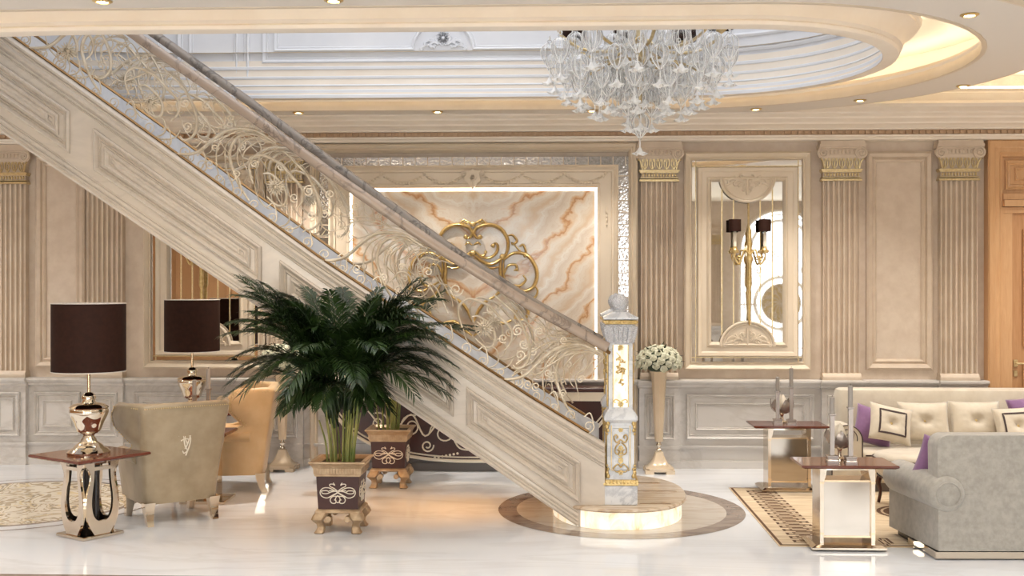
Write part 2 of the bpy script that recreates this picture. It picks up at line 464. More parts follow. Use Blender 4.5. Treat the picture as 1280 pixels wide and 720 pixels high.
# fascia moulding of the outer oval
fm = stad_sweep([(RO - 0.012, 3.295), (RO + 0.02, 3.295), (RO + 0.03, 3.36), (RO + 0.055, 3.40), (RO + 0.06, 3.425), (RO + 0.03, 3.43), (RO + 0.015, 3.40), (RO - 0.01, 3.36), (RO - 0.018, 3.33)])
struct(fm.build('trim_1', M['cream'], smooth=40))
# raised recess ceiling inside and beyond the band
rc = MB()
v_, f_ = tri_fill([stad(RO + 0.35, 40), stad(1.26, 40)], 3.62); rc.add(v_, f_)
rc.rings([[(x, y, 3.62) for x, y in stad(RO + 0.35, 40)], [(x, y, 3.40) for x, y in stad(RO + 0.35, 40)], [(x, y, 3.40) for x, y in stad(RO, 40)]], True, False, False)
struct(rc.build('ceiling', M['recess'], smooth=30))
rc = MB()
v_, f_ = tri_fill([[(XL, YF), (XR, YF), (XR, YB + 0.18), (XL, YB + 0.18)], stad(1.24, 40)], 3.70); rc.add(v_, f_)
struct(rc.build('ceiling', M['recess'], smooth=0))
# moulding on the rim of the soffit band towards the far coffer
bm_ = MB().rings([[(x, y, ZC + z) for x, y in offs(band_out[2:36], -d, False)] for d, z in ((0, 0), (0.02, 0), (0.03, 0.04), (0.06, 0.07), (0.06, 0.09), (0, 0.09))], False, False, False)
struct(bm_.build('trim_2', M['cream'], smooth=40))

# hanging ring beam round the opening
RI = 1.20
ring = stad_sweep([(RI, 3.30), (RI + 0.09, 3.30), (RI + 0.105, 3.305), (RI + 0.115, 3.325), (RI + 0.105, 3.335), (RI + 0.118, 3.35), (RI + 0.13, 3.355),
                   (RI + 0.135, 3.38), (RI + 0.15, 3.415), (RI + 0.18, 3.45), (RI + 0.215, 3.47), (RI + 0.225, 3.475), (RI + 0.225, 3.49), (RI + 0.245, 3.497), (RI + 0.255, 3.515),
                   (RI + 0.245, 3.53), (RI + 0.20, 3.53), (RI + 0.19, 3.50), (RI + 0.10, 3.49), (RI + 0.08, 3.55), (RI + 0.08, 3.63), (RI + 0.06, 3.63), (RI + 0.05, 3.50), (RI + 0.03, 3.42)])
struct(ring.build('trim_3', M['crown'], smooth=40))
# LED strips in the two coves
led = stad_sweep([(RI + 0.13, 3.500), (RI + 0.17, 3.500), (RI + 0.17, 3.515), (RI + 0.13, 3.515)])
t = tag(led.build('led_strip', M['led']), 'warm light strip in the cove on top of the oval ceiling ring', 'light')
led = stad_sweep([(RO + 0.09, 3.402), (RO + 0.13, 3.402), (RO + 0.13, 3.415), (RO + 0.09, 3.415)])
t = tag(led.build('led_strip', M['led']), 'warm light strip in the outer cove along the oval ceiling recess', 'light')

led = MB().alongx([(10.45, 3.535), (10.50, 3.535), (10.50, 3.55), (10.45, 3.55)], 2.2, 9.0)
t = tag(led.build('led_strip', M['led']), 'warm light strip on the cornice ledge at the upper right corner', 'light')
# atrium drum above the opening: white stepped mouldings and panelled wall
dm = stad_sweep([(RI - 0.002, 3.302), (RI - 0.002, 3.325), (RI + 0.012, 3.335), (RI + 0.012, 3.37), (RI + 0.03, 3.385), (RI + 0.03, 3.40), (RI + 0.018, 3.41), (RI + 0.04, 3.43), (RI + 0.05, 3.46), (RI + 0.035, 3.475), (RI + 0.035, 3.49), (RI + 0.06, 3.50),
                 (RI + 0.06, 3.545), (RI + 0.045, 3.555), (RI + 0.045, 3.575), (RI + 0.075, 3.59), (RI + 0.075, 6.0), (RI + 0.2, 6.0), (RI + 0.2, 3.64), (RI + 0.075, 3.50)])
struct(dm.build('wall_atrium', M['white'], smooth=30))
v_, f_ = tri_fill([stad(RI + 0.2, 28)], 6.0)
struct(MB().add(v_, f_).build('ceiling', M['white'], smooth=0))

PANEL = [(0, 0), (0, .018), (.012, .026), (.026, .018), (.034, .008), (.048, .012), (.058, 0)]
def rect(x0, x1, z0, z1): return [(x0, z0), (x1, z0), (x1, z1), (x0, z1)]
def prof(s, w=1.0): return [(d * w, h * s) for d, h in PANEL]
YD = SCY + RI + 0.075
def dx(px): return P(px, 60, YD)[0]
atr = MB()
def pz(py): return EYE + (360 - py) / FPX * YD
# big panel with an arched lunette at its foot
xa, xb = dx(328), dx(905)
xm = dx(554)
rL = dx(590) - xm
zo, zi = pz(77), pz(62)
atr.mold(rect(xa, xb, zo, 5.4), prof(1.1, 0.9), YD)
ipath = [(xa + .1, 5.3), (xa + .1, zi), (xm - rL, zi)] + [(xm + rL * math.cos(a), zi + rL * 0.98 * math.sin(a)) for a in [PI * (1 - i / 20) for i in range(1, 20)]] + [(xm + rL, zi), (xb - .1, zi), (xb - .1, 5.3)]
atr.mold(list(reversed(ipath)), prof(0.9, 0.7), YD)
xs0, xs1 = dx(222), dx(312)
atr.mold(rect(xs0, xs1, pz(104), 5.4), prof(1.1, 0.9), YD); atr.mold(rect(xs0 + .1, xs1 - .1, pz(92), 5.3), prof(0.9, .7), YD)
atr.mold(rect(dx(60), dx(200), pz(104), 5.4), prof(1.1, 0.9), YD); atr.mold(rect(dx(78), dx(182), pz(92), 5.3), prof(0.9, .7), YD)
# curved panel on the round right-hand end
def curved(z, r, a0, a1, n=14):
    return [(SC1 + r * math.cos(lerp(a0, a1, i / n)), SCY + r * math.sin(lerp(a0, a1, i / n)), z) for i in range(n + 1)]
for z_, w_, a0_ in ((3.68, .022, 80), (3.80, .018, 74), (3.92, .014, 68)):
    atr.tube(curved(z_, RI + 0.072, a0_ * PI / 180, -a0_ * PI / 180), w_, 6)
    for a_ in (a0_, -a0_):
        x_, y_ = SC1 + (RI + .072) * math.cos(a_ * PI / 180), SCY + (RI + .072) * math.sin(a_ * PI / 180)
        atr.tube([(x_, y_, z_), (x_, y_, 5.4)], w_, 6)
struct(atr.build('trim_4', M['white'], smooth=40))

def leafspray(mb, cx, cz, s, y, side=1, r=0.006):
    """relief of curling acanthus leaves, one side"""
    def add(pts, rr):
        mb.tube([(cx + side * s * a, y, cz + s * b) for a, b in crv(pts, 5)], [rr * 0.6] + [rr] * (len(crv(pts, 5)) - 2) + [rr * 0.5], 5)
    add([(0.05, 0.0), (0.25, 0.12), (0.45, 0.05), (0.5, -0.08), (0.4, -0.12), (0.36, -0.04)], r * 1.3)
    add([(0.3, 0.1), (0.55, 0.22), (0.75, 0.12), (0.78, 0.0), (0.68, -0.03), (0.66, 0.05)], r * 1.2)
    add([(0.55, 0.0), (0.8, -0.08), (1.0, -0.2), (0.95, -0.28), (0.88, -0.22)], r)
    add([(0.1, 0.1), (0.2, 0.3), (0.12, 0.4), (0.06, 0.34)], r)
    add([(0.35, 0.15), (0.42, 0.3), (0.52, 0.3)], r * .9)
    add([(0.2, -0.02), (0.3, -0.14), (0.22, -0.2)], r * .9)
def rosette(mb, cx, cz, s, y, n=9, r=0.006):
    mb.sphere((cx, y, cz), s * 0.22, 8, 6, 1, 0.6, 1)
    for k in range(n):
        a = 2 * PI * k / n + 0.1
        p = [(0.25, -0.08), (0.6, -0.2), (0.9, -0.1), (0.9, 0.1), (0.6, 0.2), (0.25, 0.08)]
        q = [(cx + s * (u * math.cos(a) - v * math.sin(a)), y, cz + s * (u * math.sin(a) + v * math.cos(a))) for u, v in p]
        mb.tube(q, r, 5)
orn = MB()
zc_ = zi + rL * 0.42
rosette(orn, xm, zc_, rL * 0.28, YD - .008, 10, .007)
for sd in (1, -1): leafspray(orn, xm + sd * rL * .12, zi + rL * 0.2, rL * 0.66, YD - .006, sd, .011)
orn.box(xm - rL * .9, xm + rL * .9, YD - .004, YD + .01, zi + .006, zi + .01)
struct(orn.build('trim_5', M['white'], smooth=60))

# ------------------------------------------------------------------ back wall trim
CR = [(YB + .01, 3.30), (10.28, 3.30), (10.28, 3.285), (10.33, 3.265), (10.34, 3.25), (10.40, 3.225), (10.41, 3.21), (10.47, 3.195), (10.50, 3.18), (10.50, 3.17), (YB + .01, 3.17)]
struct(MB().alongx(CR, XL, XR).build('trim_6', M['crown'], smooth=30))
cr2 = [(YB + .01, 3.30), (10.28, 3.30), (10.2, 3.33), (10.2, 3.36), (10.3, 3.40), (10.36, 3.48), (10.42, 3.50), (10.42, 3.53), (YB + .01, 3.53)]
struct(MB().alongx(cr2, 2.0, XR).build('trim_7', M['crown'], smooth=30))
dn = MB().alongx([(YB + .01, 3.17), (10.545, 3.17), (10.545, 3.125), (YB + .01, 3.125)], XL, XR)
nn = int((XR + 6) / 0.062)
for i in range(nn):
    x = -6.0 + i * .062; dn.box(x, x + .036, 10.525, 10.55, 3.132, 3.163)
struct(dn.build('trim_8', M['dentil'], smooth=0))
c3 = [(YB + .01, 3.125), (10.53, 3.125), (10.535, 3.112), (10.565, 3.10), (10.575, 3.085), (10.60, 3.08), (YB + .01, 3.08)]
struct(MB().alongx(c3, XL, XR).build('trim_9', M['crown'], smooth=30))

XDOOR = wx(1234)
wb = MB().box(XL, XDOOR, 10.64, YB + .01, 0, 0.80)
for lo, hi, y in ((0, .065, 10.60), (.065, .075, 10.61), (.185, .20, 10.615), (.20, .215, 10.605)):
    wb.box(XL, XDOOR, y, 10.66, lo, hi)
rail = [(YB + .01, .755), (10.62, .755), (10.60, .77), (10.60, .785), (10.575, .80), (10.565, .812), (10.555, .815), (10.555, .832), (10.57, .838), (YB + .01, .838)]
wb.alongx(rail, XL, XDOOR)
def wpanel(mb, x0, x1, z0, z1, y, inset=.085, s=1.0, w=1.0):
    mb.mold(rect(x0, x1, z0, z1), prof(1.3 * s, .75 * w), y)
    if inset: mb.mold(rect(x0 + inset, x1 - inset, z0 + inset, z1 - inset), prof(.8 * s, .45 * w), y)
for a, b in ((858, 1018), (1086, 1166), (167, 320), (42, 100)):
    wpanel(wb, wx(a), wx(b), .275, .70, 10.64)
struct(wb.build('baseboard_back', M['wains'], smooth=30))

wp = MB()
for a, b in ((1085, 1168), (41, 103)):
    wp.mold(rect(wx(a), wx(b), .93, 2.985), [(0, 0), (0, .03), (.02, .048), (.05, .034), (.058, .014), (.08, .028), (.095, .016), (.10, 0)], YB)
struct(wp.build('trim_10', M['pilaster'], smooth=30))
# tall cream strip beside the onyx panel's right edge, towards the pilaster
# ------------------------------------------------------------------ pilasters (things on the wall)
def make_pilaster(px, label):
    x0 = wx(px); t = thing('pilaster', label, 'pilaster', (x0, YB - .003, 0), 0, 'fluted pilasters of the hall')
    hw = .17; yf = -.075
    pd = MB().box(-hw - .02, hw + .02, -.115, .0, 0, .755)
    pd.box(-hw - .03, hw + .03, -.13, 0, 0, .07); pd.box(-hw - .027, hw + .027, -.125, 0, .185, .215)
    pd.alongx([(0, .755), (-.125, .755), (-.14, .77), (-.14, .785), (-.165, .80), (-.175, .815), (-.175, .832), (-.16, .838), (0, .838)], -hw - .035, hw + .035)
    wpanel(pd, -hw + .03, hw - .03, .275, .70, -.115, .06)
    pd.build('pedestal', M['wains'], t, 30)
    b = MB().box(-hw - .012, hw + .012, yf - .03, 0, .838, .865)
    b.alongx([(0, .865), (yf - .03, .865), (yf - .022, .885), (yf - .005, .90), (0, .90)], -hw - .008, hw + .008)
    b.build('base', M['pilaster'], t, 30)
    poly = [(-hw, 0), (-hw, yf)]; nf = 7; pitch = 2 * hw / nf
    for i in range(nf):
        c = -hw + pitch * (i + .5)
        for k in range(7):
            a = PI * k / 6; poly.append((c - pitch * .34 * math.cos(a), yf + .034 * math.sin(a)))
    poly += [(hw, yf), (hw, 0)]
    MB().prismz(poly, .90, 2.71).build('shaft', M['pilaster'], t, 50)
    g = MB()
    for z0, z1, e in ((2.705, 2.725, .016), (2.735, 2.742, .010), (2.785, 2.80, .012), (2.80, 2.815, .02)):
        g.box(-hw - e, hw + e, yf - e, 0, z0, z1)
    for i in range(12):
        g.sphere((-hw + .017 + i * .0278, yf - .004, 2.764), .0135, 6, 5, .8, .8, 1.4)
    g.build('gilt_band', M['palegold'], t, 40)
    cp = MB().box(-hw, hw, yf, 0, 2.742, 2.785)
    cp.rings([[(-w, y, z), (w, y, z), (w, 0, z), (-w, 0, z)] for w, y, z in ((hw - .004, yf, 2.815), (hw, yf - .006, 2.88), (hw + .02, yf - .03, 2.945))])
    cp.box(-hw - .02, hw + .02, yf - .02, 0, 2.945, 3.01)
    cp.box(-hw - .045, hw + .045, yf - .06, 0, 3.02, 3.045); cp.box(-hw - .045, hw + .045, yf - .045, 0, 3.005, 3.02); cp.box(-hw - .035, hw + .035, yf - .05, 0, 3.045, 3.08)
    for i in range(7): cp.sphere((-hw + .065 + i * .035, yf - .022, 2.975), .013, 6, 5, .8, .7, 1.5)
    cp.build('capital', M['pilaster'], t, 35)
    for sd in (-1, 1):
        v = MB()
        c = sd * (hw + .005)
        v.lathe([(.0, 0), (.058, 0), (.058, .02), (0, .02)], (0, 0), 18).xf(Matrix.Translation((c, yf - .02, 2.965)) @ Matrix.Rotation(PI / 2, 4, 'X'))
        v.tube([(a, yf - .044, b) for a, b in spiral(c, 2.965, .050, .010, PI / 2, -sd * 1.75, 32)], .009, 6)
        v.sphere((c, yf - .042, 2.965), .010, 8, 6)
        v.build('volute', M['pilaster'], t, 50)
    lf = MB()
    for i in range(5):
        c = -hw + .034 + i * .068
        for sd in (-1, 1):
            lf.tube([(c + sd * a, yf - .012 - b * .1, 2.82 + b) for a, b in crv([(.004, 0), (.024, .04), (.022, .085), (.010, .09), (.012, .07)], 4)], .006, 5)
        lf.tube([(c, yf - .012, 2.82), (c, yf - .02, 2.89)], .007, 5)
    for sd in (-1, 1):
        lf.tube([(sd * (hw - .01), yf - .01, 2.82), (sd * (hw + .005), yf - .02, 2.88), (sd * (hw + .028), yf - .035, 2.925), (sd * (hw + .03), yf - .04, 2.90)], .009, 5)
    lf.build('leaf_relief', M['palegold'], t, 60)
    return t
pil = make_pilaster(1052, 'beige fluted pilaster between the sconce mirror and the tall plain wall panel right')
for px, lb in ((1199, 'beige fluted pilaster next to the honey oak door'),
               (824, 'beige fluted pilaster behind the white rose bouquet'),
               (355, 'beige fluted pilaster seen through the stair railing, beside the onyx panel'),
               (131, 'beige fluted pilaster under the stair, behind the front brown lamp shade'),
               (10, 'beige fluted pilaster cut by the left edge of the photo')):
    dup(pil, (wx(px), YB - .003, 0), 0, lb)

# ------------------------------------------------------------------ door at the right
d = bpy.data.objects.new('door_1', None); COL.objects.link(d); d['kind'] = 'structure'; d.location = (XDOOR, YB, 0)
W_ = 1.45
cs = MB()
cs.mold([(0, 0), (0, 3.08), (W_, 3.08), (W_, 0)], [(0, 0), (0, .10), (-.012, .115), (-.06, .10), (-.075, .085), (-.11, .085), (-.13, .06), (-.15, .06), (-.16, .02), (-.16, 0)], 0, False)
cs.box(.15, W_ - .15, -.08, 0, 2.525, 2.58); cs.box(.15, W_ - .15, -.11, 0, 2.46, 2.52)
cs.box(.15, .24, -.055, 0, 0, 2.40); cs.box(W_ - .24, W_ - .15, -.055, 0, 0, 2.40); cs.box(.15, W_ - .15, -.06, 0, 2.40, 2.455)
cs.build('casing', M['woodl'], d, 30)
tp = MB().box(.15, W_ - .15, -.03, 0, 2.58, 2.95)
tp.mold(rect(.18, W_ - .18, 2.62, 2.90), prof(1, .9), -.03); tp.mold(rect(.27, W_ - .27, 2.70, 2.83), prof(.6, .5), -.03)
tp.build('transom_panel', M['woodl'], d, 30)
lf = MB().box(.24, W_ - .24, -.035, 0, 0.01, 2.40)
lf.mold(rect(.34, W_ - .34, 1.15, 2.25), prof(1, .9), -.035); lf.mold(rect(.34, W_ - .34, .2, 1.0), prof(1, .9), -.035); lf.mold(rect(.42, W_ - .42, 1.25, 2.15), prof(.6, .6), -.035)
lf.build('leaf', M['woodd'], d, 30)
hd = MB().bbox(.255, .295, -.05, -.035, .88, 1.02, .004)
hd.lathe([(.0, 0), (.018, 0), (.012, .03), (.02, .05), (0, .055)], (0, 0), 12).xf(Matrix.Identity(4))
hd = MB().bbox(.255, .295, -.05, -.033, .96, 1.03, .005).bbox(.258, .292, -.05, -.033, .87, .93, .005)
hd.tube([(.275, -.05, .995), (.275, -.085, .995), (.30, -.09, .995), (.36, -.09, .995)], .009, 8)
hd.build('handle', M['palegold'], d, 40)

# ------------------------------------------------------------------ front wall behind the camera: arched windows, pilasters, timber
fw_holes = []; fwx = [5.15, 2.05, -1.05, -4.15]
def arch(cx, w, zs, z0=0.12, n=20, k=1.0):
    return [(cx - w, z0), (cx + w, z0)] + [(cx + w * math.cos(PI * i / n), zs + k * w * math.sin(PI * i / n)) for i in range(n + 1)]
fwm = MB()
loops = [[(XL, 0), (XR, 0), (XR, 3.72), (XL, 3.72)]] + [arch(x, .98, 2.55) for x in fwx]
v_, f_ = tri_fill(loops, 0)
fwm.add([(x, YF, y) for x, y, z in v_], f_)
for x in fwx:
    a = arch(x, .98, 2.55); fwm.rings([[(p, YF, q) for p, q in a], [(p, YF - .3, q) for p, q in a]], True, False, False)
struct(fwm.build('wall_front', M['wall'], smooth=30))
for i, x in enumerate(fwx):
    e = bpy.data.objects.new('window_%d' % (i + 1), None); COL.objects.link(e); e['kind'] = 'structure'; e.location = (x, YF, 0)
    fr = MB()
    for r_, w_ in ((.95, .055), (.84, .025), (.70, .045)):
        fr.tube([(p, .0, q) for p, q in arch(0, r_, 2.55)], w_, 6, True)
    fr.build('window_frame', M['cream'], e, 40)
    mu = MB()
    mu.box(-.02, .02, -.02, .02, .1, 1.0); mu.box(-.98, -.5, -.02, .02, 1.3, 1.34); mu.box(.5, .98, -.02, .02, 1.3, 1.34); mu.box(-.98, .98, -.02, .02, .3, .34)
    for r_, w_ in ((.60, .05), (.45, .02)):
        mu.tube([(r_ * math.cos(a), 0, 1.35 + r_ * math.sin(a)) for a in [2 * PI * k / 32 for k in range(32)]], w_, 6, True)
    for k in range(12):
        a = 2 * PI * k / 12
        mu.tube([(.46 * math.cos(a + t_ * .9) * t_, 0, 1.35 + .46 * math.sin(a + t_ * .9) * t_) for t_ in [j / 8 for j in range(9)]], .016, 5)
        mu.tube([(q[0], 0, q[1]) for q in spiral(.3 * math.cos(a), 1.35 + .3 * math.sin(a), .07, .01, a, 1.3, 14)], .016, 5)
    for sd in (-1, 1):
        for j in range(3):
            mu.tube([(sd * q[0], 0, q[1]) for q in spiral(.12 + .2 * j, 2.1 + .18 * (2 - j), .1, .015, 0, 1.4, 14)], .024, 5)
            mu.tube([(sd * (.05 + .22 * j), 0, 1.95), (sd * (.15 + .2 * j), 0, 2.3 - .1 * j)], .022, 5)
    mu.build('grille', M['iron'], e, 60)
    MB().lathe([(0, 0), (.44, 0), (.44, .01), (0, .01)], (0, 0), 32).xf(Matrix.Translation((0, -.01, 1.35)) @ Matrix.Rotation(PI / 2, 4, 'X')).build('pane', M['palegold'], e, 30)
for px_, lb in ((3.6, 'fluted pilaster reflected in the right mirror between two arched windows'),):
    dup(pil, (px_, YF + .003, 0), PI, lb)
tw = MB().box(XL, -5.6, YF, YF + .06, 0, 3.2)
for k in range(8):
    x = XL + .1 + k * .66; tw.mold([(-a, b) for a, b in rect(x, x + .56, .3, 2.9)], prof(1.2, 1.4), 0)
tw2 = MB().box(XL, -5.6, YF, YF + .06, 0, 3.2)
for k in range(8):
    x = XL + .1 + k * .66
    m_ = MB().mold(rect(-.28, .28, .3, 2.9), prof(1.4, 1.4), 0).xf(Matrix.Translation((x + .28, YF + .06, 0)) @ Matrix.Rotation(PI, 4, 'Z')); tw2.merge(m_)
struct(tw2.build('wall_front', M['woodl'], smooth=30))

# ------------------------------------------------------------------ floor inlays
def ell(cx, cy, a, b, n=72): return [(cx + a * math.cos(2 * PI * i / n), cy + b * math.sin(2 * PI * i / n)) for i in range(n)]
def inlay(name, lo, m, z, inner=None):
    vs, fs = tri_fill([lo] + ([inner] if inner else []), z); return struct(MB().add(vs, fs).build(name, m, smooth=0))
inlay('floor', ell(.49, 8.64, .94, 1.04), M['ringdark'], .0015, ell(.49, 8.64, .80, .88))
inlay('floor', ell(.49, 8.64, .80, .88), M['ringlight'], .0015)
inlay('floor', [(-10, 6.25), (1.5, 6.25), (1.5, 6.53), (-10, 6.53)], M['ringdark'], .0015)
mx, my = -4.30, 8.72
for r0, r1, m_ in ((1.12, 1.10, 'ringdark'), (1.10, .98, 'floor'), (.98, .93, 'ringdark'), (.93, .0, 'medal')):
    inlay('floor', ell(mx, my, r0, r0), M[m_], .0015, ell(mx, my, r1, r1) if r1 else None)
# ================================================================== STAIRCASE
YN, YFAR = 7.98, 9.17
def S(px, py, Y=YN):
    x, z = P(px, py, Y); return x, z
Bp = [(-40, 7), (15, 47), (90, 100), (160, 150), (240, 208), (400, 324), (500, 391), (620, 470), (660, 496), (731, 540), (757, 555)]
Tp = [(-40, -96), (60, -23), (155, 45), (204, 80), (262.5, 120), (360, 189), (387, 209), (460, 260), (547, 320), (660, 391), (761, 446)]
Lp = [(-40, 136), (37, 188), (282, 354), (500, 502), (619, 585), (728, 661)]
def Bx(x): return interp(Bp, x)
def Tx(x): return interp(Tp, x)
def Lx(x): return interp(Lp, x)
st = thing('staircase', 'white marble staircase with panelled side rising to the upper left', 'staircase', (0, 0, 0))
XN0, XN1 = S(-44, 0)[0], S(756, 0)[0]
topl = [S(x, Bx(x)) for x in (-44, 15, 90, 160, 240, 320, 400, 500, 580, 620, 660, 700, 731, 756)]
bot_end = S(728, 661)
zpl = 0.155
def zlow(X):
    p0, p1 = S(-44, Lx(-44)), bot_end
    return p0[1] + (p1[1] - p0[1]) * (X - p0[0]) / (p1[0] - p0[0])
poly = topl + [(topl[-1][0], zpl + .001), (S(727, 0)[0], zpl + .001), (S(731, 0)[0], .10), (S(728, 0)[0], .05), (bot_end[0] + .004, 0.002), (bot_end[0] - .02, .002), (XN0, zlow(XN0))]
def stringer(y0, y1, name):
    mb = MB().prism(poly, y0, y1)
    f = y0 if name == 'stringer' else y1
    return mb
sn = stringer(YN, YN + .09, 'stringer')
def fr_line(fr, x0, x1, n=24):
    return [(lambda X, Z: (X, Z))(*S(x, lerp(Bx(x), Lx(x), fr))) for x in [lerp(x0, x1, i / n) for i in range(n + 1)]]
def lines(mb, spec, x0, x1):
    for fr, w, hgt in spec:
        pts = fr_line(fr, x0, x1)
        mb.tube([(X, YN, Z) for X, Z in pts], w, 6, flat=hgt / w, up=(0, 1, 0))
lines(sn, [(.035, .020, .034), (.085, .012, .024), (.13, .022, .022), (.20, .010, .018), (.235, .007, .012)], -44, 755)
lines(sn, [(.985, .016, .022), (.945, .012, .026), (.90, .016, .016), (.86, .007, .012)], -44, 722)
def spanel(mb, xa, xb, fa, fb, s=1.0):
    pth = []
    for x in [lerp(xa, xb, i / 8) for i in range(9)]: pth.append(S(x, lerp(Bx(x), Lx(x), fa)))
    for x in [lerp(xb, xa, i / 8) for i in range(9)]: pth.append(S(x, lerp(Bx(x), Lx(x), fb)))
    mb.mold(pth, [(0, 0), (0, .014 * s), (.012, .022 * s), (.024, .014 * s), (.032, .006), (.044, .010 * s), (.052, 0)], YN)
for xa, xb in ((-80, 88), (118, 327), (350, 567), (583, 725)):
    spanel(sn, max(xa, -42), xb, .33, .755, 1.8)
    spanel(sn, max(xa + 13, -40), xb - 14, .44, .645, 1.5)
    spanel(sn, max(xa + 26, -38), xb - 27, .50, .585, 1.0)
sn.build('stringer', M['stair'], st, 32)
poly2 = [(X, Z) for X, Z in topl] + poly[len(topl):]
MB().prism(poly2, YFAR - .09, YFAR).build('stringer', M['stepm'], st, 32)
# treads
zt, xt, run, rise = zpl, S(727, 0)[0] - .02, .229, .155
i = 0
while True:
    x1 = xt - i * run; x0 = x1 - run; z1 = zpl + (i + 1) * rise
    if x0 < XN0 + .02: break
    zmin = .158 if x1 > -.12 else .003
    zb0, zb1 = max(zlow(x0) + .012, zmin), max(zlow(x1) + .012, zmin)
    z1 = max(zb0, zb1) + .30 if i > 1 else zpl + (i + 1) * rise
    m_ = MB().prism([(x0, z1), (x1 + .02, z1), (x1 + .02, z1 - .03), (x1, z1 - .03), (x1, zb1), (x0, zb0)], YN + .09, YFAR - .09)
    m_.build('step', M['stepm'], st, 0); i += 1
for k, fx in enumerate((-3.1, -2.3, -1.5, -.75)):
    a = MB().lathe([(0, 0), (.035, 0), (.045, -.004), (.045, .008), (0, .008)], (fx, 8.58), 14, zlow(fx) + .004)
    a.build('soffit_lamp', M['lens'], st, 40)
# platform: first, rounded step with a lit onyx riser
pf = thing('stair_platform', 'rounded first step with glowing onyx riser under the newel post', 'step', (.455, 8.58, 0))
def sup(a, b, n=64, e=2.3):
    out = []
    for i in range(n):
        t = 2 * PI * i / n; c, s = math.cos(t), math.sin(t)
        out.append((a * math.copysign(abs(c) ** (2 / e), c), b * math.copysign(abs(s) ** (2 / e), s)))
    return out
MB().prismz(sup(.485, .70), .002, .125).build('riser', M['glow'], pf, 60)
r_ = MB().rings([[(x, y, z) for x, y in sup(a, a + .22)] for a, z in ((.49, .125), (.515, .128), (.522, .138), (.515, .152), (.505, .155))])
r_.build('tread', M['tread'], pf, 40)
tr = MB()
for y_ in (-.52, -.02, .34):
    tr.box(.14, .46 - abs(y_) * .3, y_ - .008, y_ + .008, .1545, .1565)
    tr.box(.30, .36, y_ - .02, y_ + .02, .1545, .1562)
tr.build('inlay_strip', M['bronze'], pf, 0)

